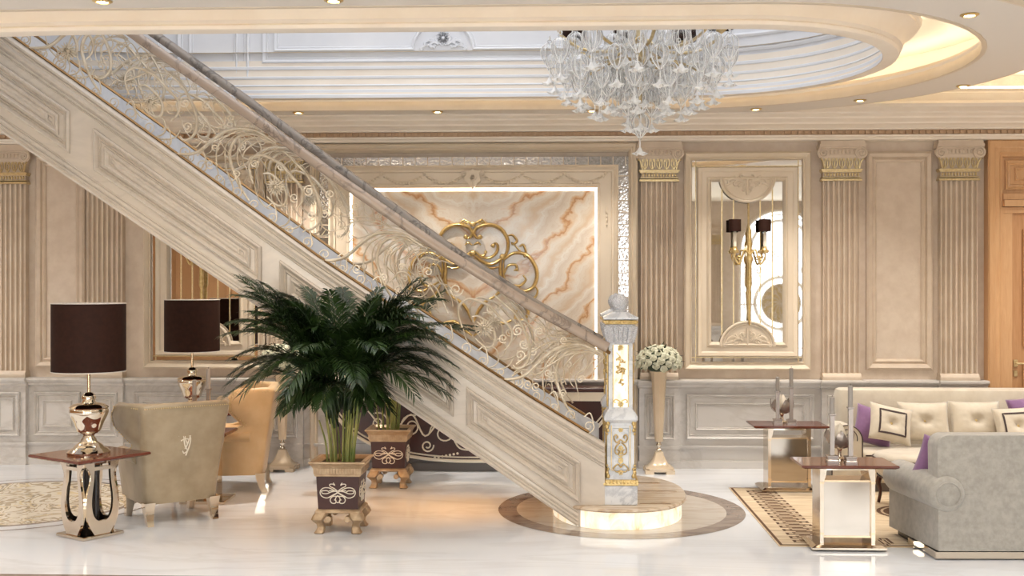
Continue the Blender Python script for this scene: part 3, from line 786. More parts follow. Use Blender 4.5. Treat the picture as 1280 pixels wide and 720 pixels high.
# ------------------------------------------------------------------ newel posts
def make_newel(name, label, loc):
    t = thing(name, label, 'newel post', loc, 0, 'newel posts of the stair')
    h = .1185
    MB().bbox(-h, h, -h, h, .156, .296, .004).build('plinth', M['newel'], t, 30)
    g = MB().square([(h + .004, .296), (h + .006, .305), (h - .003, .334), (h - .02, .338)])
    for sd in range(4):
        for k in range(9):
            g2 = MB().sphere((-.104 + k * .026, -h - .001, .318), .0125, 6, 5, .9, .7, 1.2)
            g.merge(g2, Matrix.Rotation(sd * PI / 2, 4, 'Z'))
    g.build('gilt_moulding', M['gold'], t, 40)
    q = .096
    b = MB().square([(q + .008, .336), (q, .36), (q, .735), (q + .008, .745), (q + .022, .76), (q + .022, .785), (q + .01, .81), (q - .005, .825)])
    b.mold(rect(-.066, .066, .40, .71), [(0, 0), (0, .006), (.006, .009), (.012, 0)], -q)
    b.build('pedestal', M['newel'], t, 30)
    o = MB(); y = -q - .004
    for sd in (1, -1):
        o.tube([(sd * a, y, z) for a, z in crv([(.0, .62), (.03, .60), (.048, .63), (.036, .655), (.02, .64), (.03, .628)], 5)], .0055, 6)
        o.tube([(sd * a, y, z) for a, z in crv([(.005, .60), (.035, .57), (.04, .53), (.02, .515), (.012, .535), (.026, .55)], 5)], .0055, 6)
        o.tube([(sd * a, y, z) for a, z in crv([(.0, .42), (.02, .445), (.045, .425), (.058, .405), (.05, .40)], 5)], .0055, 6)
        o.tube([(sd * a, y, z) for a, z in crv([(.0, .40), (.03, .39), (.05, .41)], 4)], .005, 6)
        o.tube([(sd * .066, y, .40), (sd * .066, y, .72)], .004, 5)
        for z0, dz in ((.36, .08), (.735, -.08)):
            for k in range(4):
                o.sphere((sd * (.09 + .006 * (k % 2)), y - .003, z0 + dz * k / 3.2), .014 - .002 * k, 7, 5, 1, .7, 1.3)
    for z in (.69, .56, .47, .385): rosette(o, 0, z, .018, y, 6, .0035)
    o.tube([(0, y, .44), (0, y, .55)], .004, 5)
    for k in range(4):
        for sd in (1, -1): o.tube([(0, y, .45 + k * .022), (sd * .016, y, .465 + k * .022)], .005, 5)
    oo = MB()
    for k in range(4): oo.merge(o, Matrix.Rotation(k * PI / 2, 4, 'Z'))
    oo.build('gilt_ornament', M['gold'], t, 60)
    p = .085
    sh = MB().square([(p + .01, .825), (p, .835), (p, 1.30), (p - .004, 1.31)])
    sh.build('shaft', M['newel'], t, 30)
    for k in range(4):
        m_ = MB().box(-.052, .052, -p - .003, -p + .002, .85, 1.295).xf(Matrix.Rotation(k * PI / 2, 4, 'Z'))
        m_.build('onyx_pane', M['glow'], t, 0)
    fo = MB(); y = -p - .007
    random.seed(3)
    fo.tube([(a, y, z) for a, z in crv([(-.03, 1.24), (0, 1.2), (-.012, 1.14), (.012, 1.09), (0, 1.02)], 6)], .003, 5)
    for x, z in ((0, 1.27), (-.02, 1.20), (.015, 1.17), (-.012, 1.14), (.02, 1.13), (-.02, 1.11), (.012, 1.10), (0, 1.05), (.006, 1.02)):
        for k in range(4):
            a = random.uniform(0, 6.3); fo.tube([(x, y, z), (x + .013 * math.cos(a), y - .004, z + .013 * math.sin(a)), (x + .022 * math.cos(a + .3), y, z + .022 * math.sin(a + .3))], [.003, .007, .002], 5)
    rosette(fo, 0, 1.275, .02, y, 7, .004); rosette(fo, 0, .872, .022, y, 7, .004)
    for sd in (1, -1): fo.tube([(sd * a, y, z) for a, z in crv([(.008, .895), (.035, .905), (.048, .89), (.036, .88)], 4)], .005, 5)
    for sd in (1, -1): fo.tube([(sd * .054, y + .003, .85), (sd * .054, y + .003, 1.295)], .004, 5)
    f4 = MB()
    for k in range(4): f4.merge(fo, Matrix.Rotation(k * PI / 2, 4, 'Z'))
    f4.build('gilt_flower', M['gold'], t, 60)
    c = MB().square([(p + .006, 1.305), (p + .004, 1.32), (.098, 1.38), (.108, 1.42), (.102, 1.442)], ch=.2)
    for k in range(4):
        for j in range(5):
            x = -.07 + j * .035; c.merge(MB().tube([(x * .8, -.088, 1.31), (x * .95, -.104, 1.38), (x, -.112, 1.425)], [.012, .016, .014], 6), Matrix.Rotation(k * PI / 2, 4, 'Z'))
    c.build('crystal_capital', M['crystal'], t, 40)
    g = MB().square([(.104, 1.44), (.112, 1.445), (.116, 1.468), (.108, 1.474)])
    for k in range(4):
        for j in range(9): g.merge(MB().sphere((-.1 + j * .025, -.114, 1.457), .011, 6, 5), Matrix.Rotation(k * PI / 2, 4, 'Z'))
    g.build('gilt_moulding', M['gold'], t, 40)
    MB().square([(.112, 1.472), (.124, 1.478), (.124, 1.492), (.10, 1.502), (.06, 1.525), (.05, 1.53)]).build('cap', M['newel'], t, 30)
    MB().lathe([(.0, 1.528), (.046, 1.528), (.05, 1.538), (.04, 1.545), (.048, 1.552), (.060, 1.58), (.061, 1.60), (.052, 1.628), (.032, 1.645), (.02, 1.648), (.016, 1.655), (.0, 1.66)], (0, 0), 32, 0, .035, 16).build('crystal_finial', M['crystal'], t, 60)
    return t
def crystal_mat():
    m = mat('cut_crystal', (246, 246, 248), 0.1, 0.1, spec=1.0); t = NT(m); v = t.coords()
    vo = t.n('ShaderNodeTexVoronoi'); vo.inputs['Scale'].default_value = 120; t.l(v, vo.inputs['Vector']); t.bump(vo.outputs['Distance'], 1.0, .008)
    t.color(t.ramp(vo.outputs['Distance'], [(0.1, (252, 252, 253)), (0.55, (216, 216, 220))])); return m
M['crystal'] = crystal_mat()
nw = make_newel('newel_post', 'white and gold newel post with a crystal ball finial standing on the glowing step', (.455, YN + .122, 0))
dup(nw, (.475, YFAR - .122, 0), 0, 'second white and gold newel post behind, at the far end of the stair width')

# ------------------------------------------------------------------ railing
YR = YN + .045
rl = thing('stair_railing', 'scrolled champagne iron railing with brown marble handrail on the near side of the stair', 'railing', (0, 0, 0), 0, 'stair railings')
XS = [-44 + i * 20 for i in range(40)] + [759]
hp = [(lambda q: (q[0], YR, q[1]))(S(x, Tx(x) - 9.5, YR)) for x in XS]
hr = MB(); n_ = 14
R = []
for i, p in enumerate(hp):
    a = Vector(hp[max(i - 1, 0)]); b = Vector(hp[min(i + 1, len(hp) - 1)]); t_ = (b - a).normalized(); up = Vector((0, 1, 0)).cross(t_)
    if up.z < 0: up = -up
    ring = []
    for k in range(n_):
        an = 2 * PI * k / n_; cy_, cz_ = math.cos(an), math.sin(an)
        ring.append(Vector(p) + Vector((0, 1, 0)) * cy_ * .052 + up * (cz_ * .044 if cz_ > -.55 else -.55 * .044 - .004))
    R.append(ring)
hr.rings(R).build('handrail', M['rail'], rl, 60)
MB().tube([(p[0] + .022, p[1], p[2] - .034) for p in hp], .014, 6, flat=1.6).build('rail_strip', M['bronze'], rl, 40)
bp = [(lambda q: (q[0], YR, q[1] + .008))(S(x, Bx(x) - 1, YR)) for x in XS if x < 756]
MB().tube(bp, .012, 6, flat=1.5).build('bottom_strip', M['bronze'], rl, 40)

def rc(pts, r, dxp=0, n=5, closed=False):
    """trace a curve of the ironwork given in photo pixels near x=345; slide it along the slope by dxp"""
    out = []
    for x, y in pts:
        v = (Bx(x) - y) / (Bx(x) - Tx(x)); v = max(-.02, min(1.0, v)); xx = x + dxp
        xx = min(xx, 756)
        out.append((xx, Bx(xx) - v * (Bx(xx) - Tx(xx))))
    c = crv(out, n, closed)
    return [(lambda q: (q[0], YR, q[1]))(S(a, b, YR)) for a, b in c], r
def motif(curves, dxp, name, parent, sp=()):
    mb = MB()
    for k, (pts, r) in enumerate(curves):
        c, r_ = rc(pts, r, dxp); m_ = len(c)
        rad = [(1.08 if r_ > .0095 else .8) * r_ * (0.55 + 0.45 * math.sin(PI * min(1, max(0, i / (m_ - 1))))) for i in range(m_)]
        mb.tube([(x, y + (.006 if k % 2 else -.006), z) for x, y, z in c], rad, 6)
    for (cx, cy, r0, a0, tn, rr) in sp:
        c, r_ = rc(spiral(cx, cy, r0, r0 * .15, a0, tn, 16), rr, dxp, 2)
        mb.tube(c, rr, 5)
    return mb.build(name, M['iron'], parent, 60)
PLUME = [([(207, 187), (219, 192), (230, 193), (242, 192), (252.5, 187), (265, 176), (281, 165), (295, 161), (315, 162), (327, 167), (345, 179)], .013),
         ([(338, 175), (320, 168), (305, 168), (294, 174), (288, 185), (287, 197), (291, 212), (299, 232), (311, 251)], .012),
         ([(318, 165), (304, 163), (290, 167), (277, 176), (271, 190), (271, 207), (273, 217), (269, 228)], .008),
         ([(328, 168), (308, 165), (294, 169), (284, 178), (281, 190), (283, 212), (290, 230), (291, 237), (287, 242), (281, 235), (280, 225), (276, 220), (274, 223)], .007),
         ([(340, 178), (322, 172), (308, 175), (298, 186), (297, 200), (300, 208)], .008),
         ([(346, 181), (330, 176), (316, 180), (305, 190), (304, 203), (310, 214)], .007),
         ([(300, 168), (315, 171), (325, 180), (326, 189), (320, 194), (313, 197), (311, 205), (314, 217), (317, 230)], .006),
         ([(347, 182), (335, 185), (325, 194), (322, 206)], .007), ([(349, 184), (340, 190), (333, 200), (332, 208)], .006),
         ([(235, 193), (236, 201), (241, 200), (242, 192)], .005), ([(254, 188), (258, 200), (253, 208), (252, 214)], .006)]
PL_SP = [(262, 205, 6, 1, 1.4, .005), (303, 185, 5, 2, 1.4, .005), (318, 205, 5, 0, -1.4, .005), (296, 218, 5, 3, 1.4, .005), (233, 198, 5, 0, 1.3, .005)]
FLOWER = [([(317, 230), (312, 214), (314, 201), (325, 194), (340, 199), (352, 206), (365, 221), (375, 232), (379, 242), (377, 254), (370, 262)], .011),
          ([(329, 217), (337, 217), (347, 225), (355, 235), (358, 246), (355, 256), (347, 257), (340, 252), (333, 245)], .011),
          ([(356, 190), (372, 206), (382, 216), (390, 229), (397, 245), (401, 260), (400, 275), (394, 284), (385, 287), (380, 282)], .011),
          ([(330, 276), (340, 281), (352, 285), (365, 286), (375, 282), (380, 274)], .009),
          ([(340, 279), (346, 283), (355, 282), (361, 277), (362, 269), (359, 260), (352, 256)], .008),
          ([(376, 205), (385, 216), (396, 240), (410, 260), (422, 269), (440, 271), (460, 271), (477, 276), (491, 286)], .006),
          ([(402, 277), (404, 284), (410, 288), (417, 289), (430, 284), (445, 277), (460, 276), (477, 279), (493, 287)], .007),
          ([(396, 235), (408, 226), (416, 232), (421, 243), (425, 253), (434, 262)], .006),
          ([(422, 242), (426, 239), (432, 246), (437, 259), (436, 266), (430, 266), (424, 260), (421, 250), (423, 242)], .006),
          ([(365, 221), (363, 208), (371, 203), (382, 212)], .005), ([(408, 287), (404, 292), (400, 296), (396, 294)], .006),
          ([(318, 232), (322, 246), (331, 258), (340, 262)], .007), ([(414, 256), (416, 268), (424, 276), (430, 286), (436, 296), (445, 305)], .005),
          ([(440, 250), (447, 262), (446, 275), (452, 262)], .005)]
FL_SP = [(386, 239, 8, 0, -1.8, .006), (413, 243, 6, 2, 1.5, .005), (444, 258, 5, 1, 1.6, .005), (368, 247, 6, 1, 1.5, .005), (405, 268, 6, 3, 1.5, .005), (424, 295, 5, 0, 1.5, .005), (389, 270, 7, 2, -1.5, .005), (352, 208, 5, 1, 1.4, .005)]
def sunflower(cx, cy, parent, r=.075):
    x, z = S(cx, cy, YR); mb = MB(); random.seed(int(cx))
    mb.sphere((x, YR - .01, z), .02, 8, 6)
    for ring, (ln, n) in enumerate(((1.0, 18), (.72, 15), (.48, 10))):
        for k in range(n):
            a = 2 * PI * (k + .5 * ring) / n; d = ln * r * random.uniform(.85, 1.05)
            ca, sa = math.cos(a), math.sin(a)
            mb.tube([(x + .015 * ca, YR - .01, z + .015 * sa), (x + d * .6 * ca, YR - .014 - .012 * ring, z + d * .6 * sa), (x + d * ca, YR - .006 - .01 * ring, z + d * sa)], [.003, .0065, .002], 5)
    return mb.build('flower', M['iron'], parent, 60)
scrolls = []
for d_ in (-185, 0, 184, 408): scrolls.append(motif(PLUME, d_, 'plume_scroll', rl, PL_SP))
for d_ in (-262, -155, 0, 261): scrolls.append(motif(FLOWER, d_, 'flower_scroll', rl, FL_SP))
for fx, fy in ((86, 64), (190, 128), (345, 234), (606, 410)): scrolls.append(sunflower(fx, fy, rl))
GAP = [([(505, 300), (520, 318), (530, 345), (545, 372), (548, 386)], .008), ([(548, 326), (530, 322), (522, 335), (530, 352), (545, 360), (560, 392)], .007),
       ([(490, 372), (505, 372), (515, 360), (512, 345), (500, 340), (490, 350)], .008), ([(640, 470), (655, 462), (672, 468), (690, 452), (700, 436)], .009),
       ([(480, 330), (500, 350), (510, 375), (530, 396)], .008), ([(640, 385), (668, 410), (690, 420), (715, 424), (745, 440)], .006), ([(645, 455), (665, 440), (690, 427), (720, 428), (748, 442)], .007)]
mb = MB()
for pts, r in GAP:
    mb = MB(); c = [(lambda q: (q[0], YR, q[1]))(S(a, max(Tx(a) + 1, min(Bx(a) - 1, b)), YR)) for a, b in crv(pts, 5)]; mb.tube(c, r * .85, 6); scrolls.append(mb.build('link_scroll', M['iron'], rl, 60))
for cx, cy, r0, a0, tn in ((570, 362, 9, 0, 1.6), (535, 340, 7, 2, 1.5), (500, 362, 7, 1, 1.5), (655, 430, 7, 0, 1.5), (690, 470, 7, 2, -1.5), (660, 480, 6, 1, 1.4)):
    scrolls.append(MB().tube([(lambda q: (q[0], YR, q[1]))(S(a, b, YR)) for a, b in spiral(cx, cy, r0, 1, a0, tn, 18)], .005, 5).build('spiral_curl', M['iron'], rl, 60))
# small curls all along the bottom strip
mb = MB(); random.seed(11)
for k in range(34):
    x = 10 + k * 22; s_ = random.choice((-1, 1)); r0 = random.uniform(5, 9)
    mb.tube([(lambda q: (q[0], YR, q[1]))(S(a, b, YR)) for a, b in spiral(x, Bx(x) - r0 - 2, r0, 1.5, PI / 2, s_ * 1.4, 18)], .0045, 5)
    if k % 2: mb.tube([(lambda q: (q[0], YR, q[1]))(S(a, min(b, Bx(a) - 2), YR)) for a, b in crv([(x, Bx(x)), (x + 6, Bx(x + 6) - 12), (x + 2, Bx(x) - 26), (x - 6, Bx(x) - 22)], 5)], .005, 5)
scrolls.append(mb.build('bottom_curl', M['iron'], rl, 60))
# far railing
rf = thing('stair_railing', 'far side stair railing, its grey veined handrail showing just above the near one', 'railing', (0, YFAR - .045 - YR, 0), 0, 'stair railings')
for o in scrolls:
    if o.name.split('.')[0] in ('bottom_curl', 'spiral_curl'): continue
    c = o.copy(); COL.objects.link(c); c.parent = rf; c.location = (0, 0, 0)
def rise_(px): return max(0.0, min(.075, (700 - px) / 500 * .075))
R = [[Vector(v) + Vector((0, 0, rise_(XS[i]))) for v in ring] for i, ring in enumerate(R)]
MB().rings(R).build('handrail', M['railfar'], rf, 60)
MB().tube([(p[0] + .022, p[1], p[2] - .034 + rise_(XS[i])) for i, p in enumerate(hp)], .014, 6, flat=1.6).build('rail_strip', M['bronze'], rf, 40)
MB().tube(bp, .014, 6, flat=1.5).build('bottom_strip', M['bronze'], rf, 40)
# ================================================================== ONYX FEATURE, MIRRORS, SCONCES, CONSOLE
XC = wx(591)
def lx(px): return wx(px) - XC
op = thing('onyx_panel', 'large bookmatched onyx panel in a cream frame with lit edges behind the stair', 'wall panel', (XC, YB, 0))
hx = (wx(747) - wx(435)) / 2; ZT, ZB = 2.655, .80
MB().box(-hx, hx, -.03, .0, ZB, ZT).build('onyx_slab', M['onyx'], op, 0)
ls = MB(); w = .028
ls.box(-hx, hx, -.036, -.028, ZT - w, ZT); ls.box(-hx, hx, -.036, -.028, ZB, ZB + w); ls.box(-hx, -hx + w, -.036, -.028, ZB + w, ZT - w); ls.box(hx - w, hx, -.036, -.028, ZB + w, ZT - w)
ls.build('light_strip', M['ledw'], op, 0)
ho = lx(773); zo = 2.865
fr = MB()
fr.mold([(ho, 0), (ho, zo), (-ho, zo), (-ho, 0)], [(0, -.01), (0, .10), (.02, .115), (.035, .10), (.045, .085), (.06, .085), (.07, .07), (.17, .06), (.18, .07), (.20, .07), (ho - hx, .045), (ho - hx, -.01)], 0, False)
fr.build('frame', M['cream'], op, 35)
ms = MB(); h1, h2 = lx(786), ho
ms.box(-h1, -h2, -.03, 0, 0, zo); ms.box(h2, h1, -.03, 0, 0, zo); ms.box(-h1, h1, -.03, 0, zo, 2.95)
ms.build('mirror_band', M['mosaic'], op, 0)
h3 = lx(797)
fo = MB().mold([(h3, 0), (h3, 3.075), (-h3, 3.075), (-h3, 0)], [(0, -.01), (0, .09), (.02, .11), (.035, .10), (.045, .075), (.062, .085), (.074, .06), (h3 - h1, .05), (h3 - h1, -.01)], 0, False)
fo.build('outer_frame', M['cream'], op, 35)
def zy(py): return EYE + (360 - py) / FPX * YW
def swag(xa, xb):
    a, b = lx(xa), lx(xb); sw = MB()
    for i in range(15):
        t_ = i / 14; x = lerp(a, b, t_); z = zy(217) - (1 - (2 * t_ - 1) ** 2) * .085
        sw.sphere((x, -.075, z), .011 + .005 * math.sin(PI * t_), 6, 5, 1.3, .7, .9)
        if i % 2: sw.sphere((x + .006, -.072, z - .014), .009, 5, 4, 1, .6, 1)
    sw.sphere((b, -.075, zy(217)), .016, 6, 5, 1, .7, 1); sw.build('swag', M['cream'], op, 60)
for a, b in ((601, 652), (652, 705), (705, 757), (581, 530), (530, 477), (477, 425)): swag(a, b)
cr = MB()
cr.prism([(-.085, zy(213)), (-.06, zy(216)), (-.075, zy(226)), (-.04, zy(230)), (0, zy(236)), (.04, zy(230)), (.075, zy(226)), (.06, zy(216)), (.085, zy(213)), (.03, zy(214)), (0, zy(211)), (-.03, zy(214))], -.115, -.05)
rosette(cr, 0, zy(222), .035, -.115, 8, .007); cr.tube([(0, -.11, zy(226)), (0, -.115, zy(237))], [.014, .006], 6)
for sd in (1, -1): cr.tube([(sd * q[0], -.10, q[1]) for q in spiral(.085, zy(217), .022, .005, 0, 1.4, 14)], .008, 5)
cr.build('crest', M['cream'], op, 50)
for sd in (-1, 1):
    dr = MB(); x = sd * (ho - .11)
    for k in range(4): dr.sphere((x, -.075, 2.42 - k * .04), .016 - .002 * k, 6, 5, .8, .6, 1.4)
    dr.tube([(x, -.07, 2.47), (x, -.07, 2.28)], .006, 5); dr.build('drop_ornament', M['cream'], op, 60)

# gilt scroll relief on the onyx
gs = thing('gilt_scroll_relief', 'gilded scrollwork relief mounted on the onyx panel behind the handrail', 'wall ornament', (XC, YB - .058, 0))
SCR = [([(601, 296), (596, 297), (592, 291), (596, 284), (605, 281), (615, 281), (626, 286), (633, 296), (635, 306), (633, 316), (629, 321)], .019),
       ([(615, 307), (619, 304), (622, 308), (620, 316), (612, 322), (602, 321), (594, 315)], .014),
       ([(607, 315), (605, 319), (600, 319), (592, 313)], .013),
       ([(592, 318), (602, 326), (612, 330), (621, 327), (629, 321), (628, 318)], .018),
       ([(592, 322), (602, 331), (614, 335), (624, 333)], .012),
       ([(626, 324), (625, 335), (626, 350), (624, 364), (616, 372)], .018), ([(630, 322), (629, 336), (631, 352)], .010),
       ([(635, 294), (641, 294), (646, 301), (641, 305), (639, 302)], .012), ([(649, 308), (654, 306), (657, 314), (656, 320)], .012), ([(642, 304), (648, 312), (651, 313)], .009),
       ([(630, 324), (640, 317), (650, 316), (660, 320), (667, 329), (671, 340), (670, 351), (665, 360), (655, 364), (648, 360)], .019),
       ([(630, 342), (635, 332), (644, 331), (646, 336), (642, 338)], .013),
       ([(631, 350), (640, 356), (650, 357), (657, 350), (654, 344)], .013), ([(668, 356), (672, 364), (668, 372), (660, 372)], .011),
       ([(616, 372), (606, 378), (598, 388), (592, 402)], .017), ([(632, 356), (640, 370), (652, 378), (660, 390), (654, 400), (644, 396), (646, 388)], .016),
       ([(644, 398), (630, 404), (614, 402), (604, 410), (592, 420)], .016), ([(601, 306), (597, 303), (592, 306)], .010)]
g = MB()
for pts, r in SCR:
    c = crv(pts, 6); m_ = len(c)
    for sd in (1, -1):
        g.tube([(sd * lx(a), 0, zy(b)) for a, b in c], [r * (.6 + .4 * math.sin(PI * min(1, 1.0 * i / (m_ - 1)))) for i in range(m_)], 8, flat=1.5, up=(0, 1, 0))
for px, py, r in ((600, 296, .022), (616, 307, .02), (628, 321, .03), (607, 315, .016), (646, 337, .016), (592, 280, .024), (592, 316, .024), (656, 320, .016)):
    for sd in (1, -1): g.sphere((sd * lx(px), -.012, zy(py)), r, 8, 6)
for k in range(3):
    for sd in (1, -1): g.tube([(sd * lx(592 + 0.5), 0, zy(280)), (sd * lx(596 + 3 * k), -.01, zy(277 - 1.5 * k)), (sd * lx(600 + 4 * k), 0, zy(279))], .010, 6)
g.build('scroll', M['gold'], gs, 60)

def make_mirror(px, label):
    x0 = wx(px) if px else 0; t = thing('wall_mirror', label, 'mirror', (x0, YB, 0), 0, 'framed wall mirrors')
    H = (wx(1015) - wx(856)) / 2; z0, z1 = .925, 2.985
    MB().mold(rect(-H, H, z0, z1), [(0, -.005), (0, .05), (.015, .07), (.04, .055), (.052, .035), (.07, .045), (.078, .02), (.078, -.005)], 0).build('outer_frame', M['cream'], t, 35)
    MB().box(-H + .05, H - .05, -.014, 0, z0 + .05, z1 - .05).build('mirror_glass', M['mirror'], t, 0)
    bv = MB()
    hi = (wx(1000) - wx(873)) / 2; a0, a1 = 1.05, 2.845
    for x in (-hi - .012, hi + .004): bv.box(x, x + .008, -.018, -.012, z0 + .07, z1 - .07)
    for z in (a0 - .012, a1 + .004): bv.box(-H + .07, H - .07, -.018, -.012, z, z + .008)
    for x in (-.235, -.125, .125, .24): bv.box(x - .006, x + .006, -.018, -.012, 1.25, 2.68)
    bv.build('bevel_strip', M['palegold'], t, 0)
    fi = MB().mold(rect(-hi, hi, a0, a1), [(0, -.005), (0, .04), (.012, .06), (.035, .05), (.05, .035), (.095, .03), (.10, .042), (.115, .05), (.135, .03), (.142, -.005)], -.012)
    fi.build('inner_frame', M['cream'], t, 35)
    for name, zc, sg in (('lunette', a1 - .10, -1), ('lunette', a0 + .10, 1)):
        R_ = .25; l = MB()
        arc = [(R_ * math.cos(PI * i / 20), zc + sg * R_ * .92 * math.sin(PI * i / 20)) for i in range(21)]
        l.prism(arc, -.05, -.012)
        for rr, w_ in ((1.0, .016), (.9, .008)):
            l.tube([(R_ * rr * math.cos(PI * i / 20), -.054, zc + sg * R_ * .92 * rr * math.sin(PI * i / 20)) for i in range(21)], w_, 6)
        l.build(name, M['cream'], t, 40)
        o = MB()
        rosette(o, 0, zc + sg * .10, .055, -.054, 7, .007)
        for sd in (1, -1): leafspray(o, sd * .03, zc + sg * .05, .19, -.052, sd, .009)
        o.tube([(0, -.054, zc + sg * .01), (0, -.06, zc + sg * .17)], [.010, .014], 6)
        o.build('relief', M['cream'], t, 60)
    return t
mr = make_mirror(935, 'tall mirror in a double cream frame with lunettes, right of the onyx panel')
dup(mr, (2 * XC - wx(935), YB, 0), 0, 'tall cream framed mirror under the stair, behind the rear brown lamp')

def make_sconce():
    t = thing('wall_sconce', 'gilt two-light sconce with brown shades on the right mirror', 'wall lamp', (wx(937), YB - .016, 0), 0, 'gilt wall sconces')
    b = MB(); z = lambda py: EYE + (360 - py) / FPX * (YB - .1) / 1.01
    prf = [(.0, z(408)), (.012, z(404)), (.008, z(390)), (.018, z(366)), (.010, z(362)), (.024, z(356)), (.020, z(330)), (.034, z(325)), (.034, z(322)), (.024, z(319)), (.022, z(308)), (.03, z(305)), (.02, z(302)), (.02, z(297)), (.022, z(291)), (.008, z(284)), (.0, z(279))]
    b.lathe(prf, (0, -.06), 16); b.box(-.02, .02, -.06, 0, z(322), z(306)); b.tube([(0, -.02, z(400)), (0, -.02, z(240))], .006, 6)
    b.build('stem', M['gold'], t, 50)
    for sd in (-1, 1):
        a = MB(); c = crv([(0, z(318)), (.05, z(312)), (.075, z(322)), (.10, z(330)), (.14, z(322)), (.14, z(315))], 6)
        a.tube([(sd * x, -.08, q) for x, q in c], .010, 8); a.tube([(sd * q[0], -.08, q[1]) for q in spiral(.10, z(322), .025, .006, 0, 1.5, 14)], .006, 6)
        a.lathe([(.0, z(317)), (.035, z(316)), (.04, z(313)), (.022, z(311)), (.022, z(308)), (.0, z(308))], (sd * .14, -.08), 14)
        am = a.build('arm', M['gold'], t, 50)
        MB().lathe([(0, z(308)), (.016, z(308)), (.016, z(292)), (.012, z(289)), (0, z(288))], (sd * .14, -.08), 10).build('candle_tube', M['ivory'], am, 50)
        MB().lathe([(.058, z(289)), (.058, z(274)), (.055, z(274)), (.055, z(289))], (sd * .14, -.08), 20).build('lamp_shade', M['shade'], t, 50)
    return t
sc1 = make_sconce()
dup(sc1, (2 * XC - wx(937), YB - .016, 0), 0, 'gilt sconce on the left mirror, mostly hidden by the stair side')

# console under the onyx panel
cn = thing('console_table', 'brown lacquer console with ivory scroll inlay under the onyx panel, partly hidden by the stair', 'console', (XC, 10.44, 0))
hc = 1.30
MB().bbox(-hc - .04, hc + .04, -.17, .13, .745, .785, .008).build('top', M['brownpanel'], cn, 30)
b_ = MB().box(-hc, hc, -.13, .12, .66, .745)
b_.box(-hc, hc, -.15, .12, .725, .745)
b_.build('apron', M['ivory'], cn, 30)
apr = [(-hc, .70)] + [(-hc + 2 * hc * i / 40, .70 - (.60 * math.sqrt(max(0, 1 - (abs(-1 + 2 * i / 40)) ** 2.4)))) for i in range(41)] + [(hc, .70)]
MB().prism(apr[1:-1], -.11, .10).build('front_panel', M['brownpanel'], cn, 40)
ed = MB(); edge = [(x, -.112, z) for x, z in apr[1:-1]]
ed.tube(edge, .017, 6); ed.tube([(x * .985, -.112, z + .035) for x, y, z in edge], .008, 6)
ed.build('edge_moulding', M['ivory'], cn, 60)
oc = MB()
for sd in (-1, 1):
    for cx, cz, r, a0, tn in ((.25, .36, .13, 0, 1.5), (.55, .42, .11, 2, -1.6), (.85, .45, .10, 1, 1.5), (.40, .24, .06, 3, 1.4), (.70, .27, .05, 0, -1.4)):
        oc.tube([(sd * q[0], -.113, q[1]) for q in spiral(cx, cz, r, .015, a0, tn, 26)], .008, 6)
    oc.tube([(sd * a, -.113, b) for a, b in crv([(0, .2), (.12, .24), (.25, .49), (.42, .33), (.55, .53), (.75, .35), (.95, .56)], 6)], .009, 6)
    for k in range(7): oc.sphere((sd * (.12 + .035 * k), -.113, .17 - .007 * k), .012, 6, 5, 1, .6, 1)
oc.build('scroll_inlay', M['ivory'], cn, 60)
MB().box(-hc, hc, -.06, .12, 0, .075).box(-hc + .02, hc - .02, -.04, .10, .075, .12).build('plinth', M['darkbase'], cn, 0)
for sd in (-1, 1):
    MB().square([(.05, .12), (.05, .66)], (sd * (hc - .06), .04)).build('side_post', M['brownpanel'], cn, 0)

# ================================================================== CHANDELIER
cxw, czb = P(800, 187, 8.17)
ch = thing('chandelier', 'large chandelier of ribbed clear glass drops and bells hanging through the oval opening', 'chandelier', (cxw, 8.17, 0))
ch.location.z = 0
def zc(py): return EYE + (360 - py) / FPX * 8.17
dm_ = MB()
prf = [(.005, .085), (.012, .082), (.016, .076), (.012, .068), (.022, .06), (.042, .045), (.055, .02), (.056, -.005), (.048, -.035), (.034, -.06), (.018, -.08), (.009, -.092), (.008, -.105)]
dm_.rings([[(r * (1 + .03 * math.cos(8 * 2 * PI * k / 24)) * math.cos(2 * PI * k / 24), r * (1 + .03 * math.cos(8 * 2 * PI * k / 24)) * math.sin(2 * PI * k / 24), z) for k in range(24)] for r, z in prf])
rb = MB()
for k in range(8):
    a = 2 * PI * k / 8; c = crv([(r, z) for r, z in prf[4:12]], 2)
    rb.tube([(r * 1.03 * math.cos(a), r * 1.03 * math.sin(a), z) for r, z in c], .0027, 4)
rb.tube([(.013 * math.cos(2 * PI * k / 10), 0, .095 + .013 * math.sin(2 * PI * k / 10)) for k in range(10)], .004, 5, True)
bl = MB()
bl.tube([(0, 0, -.10), (0, 0, -.155)], .004, 5)
NB = 25
bl.rings([[(r * (1 + w * math.cos(5 * 2 * PI * k / NB)) * math.cos(2 * PI * k / NB), r * (1 + w * math.cos(5 * 2 * PI * k / NB)) * math.sin(2 * PI * k / NB), z + w * .02 * math.cos(5 * 2 * PI * k / NB)) for k in range(NB)]
          for r, z, w in ((.005, -.15, 0), (.011, -.158, 0), (.016, -.17, .05), (.024, -.182, .15), (.042, -.195, .35), (.040, -.197, .35), (.02, -.18, .1), (.006, -.165, 0))])
d0 = dm_.build('glass_drop', M['glass'], ch, 60); r0 = rb.build('glass_rib', M['glassw'], d0, 60); b0 = bl.build('bell_flower', M['glassw'], d0, 60)
first = True
spots = []
def tier(n, r, z, a0=0.0, jit=.02, s=1.0):
    for k in range(n):
        a = a0 + 2 * PI * k / n + random.uniform(-.05, .05); spots.append((r * math.cos(a), r * math.sin(a), z + random.uniform(-jit, jit), s))
random.seed(5)
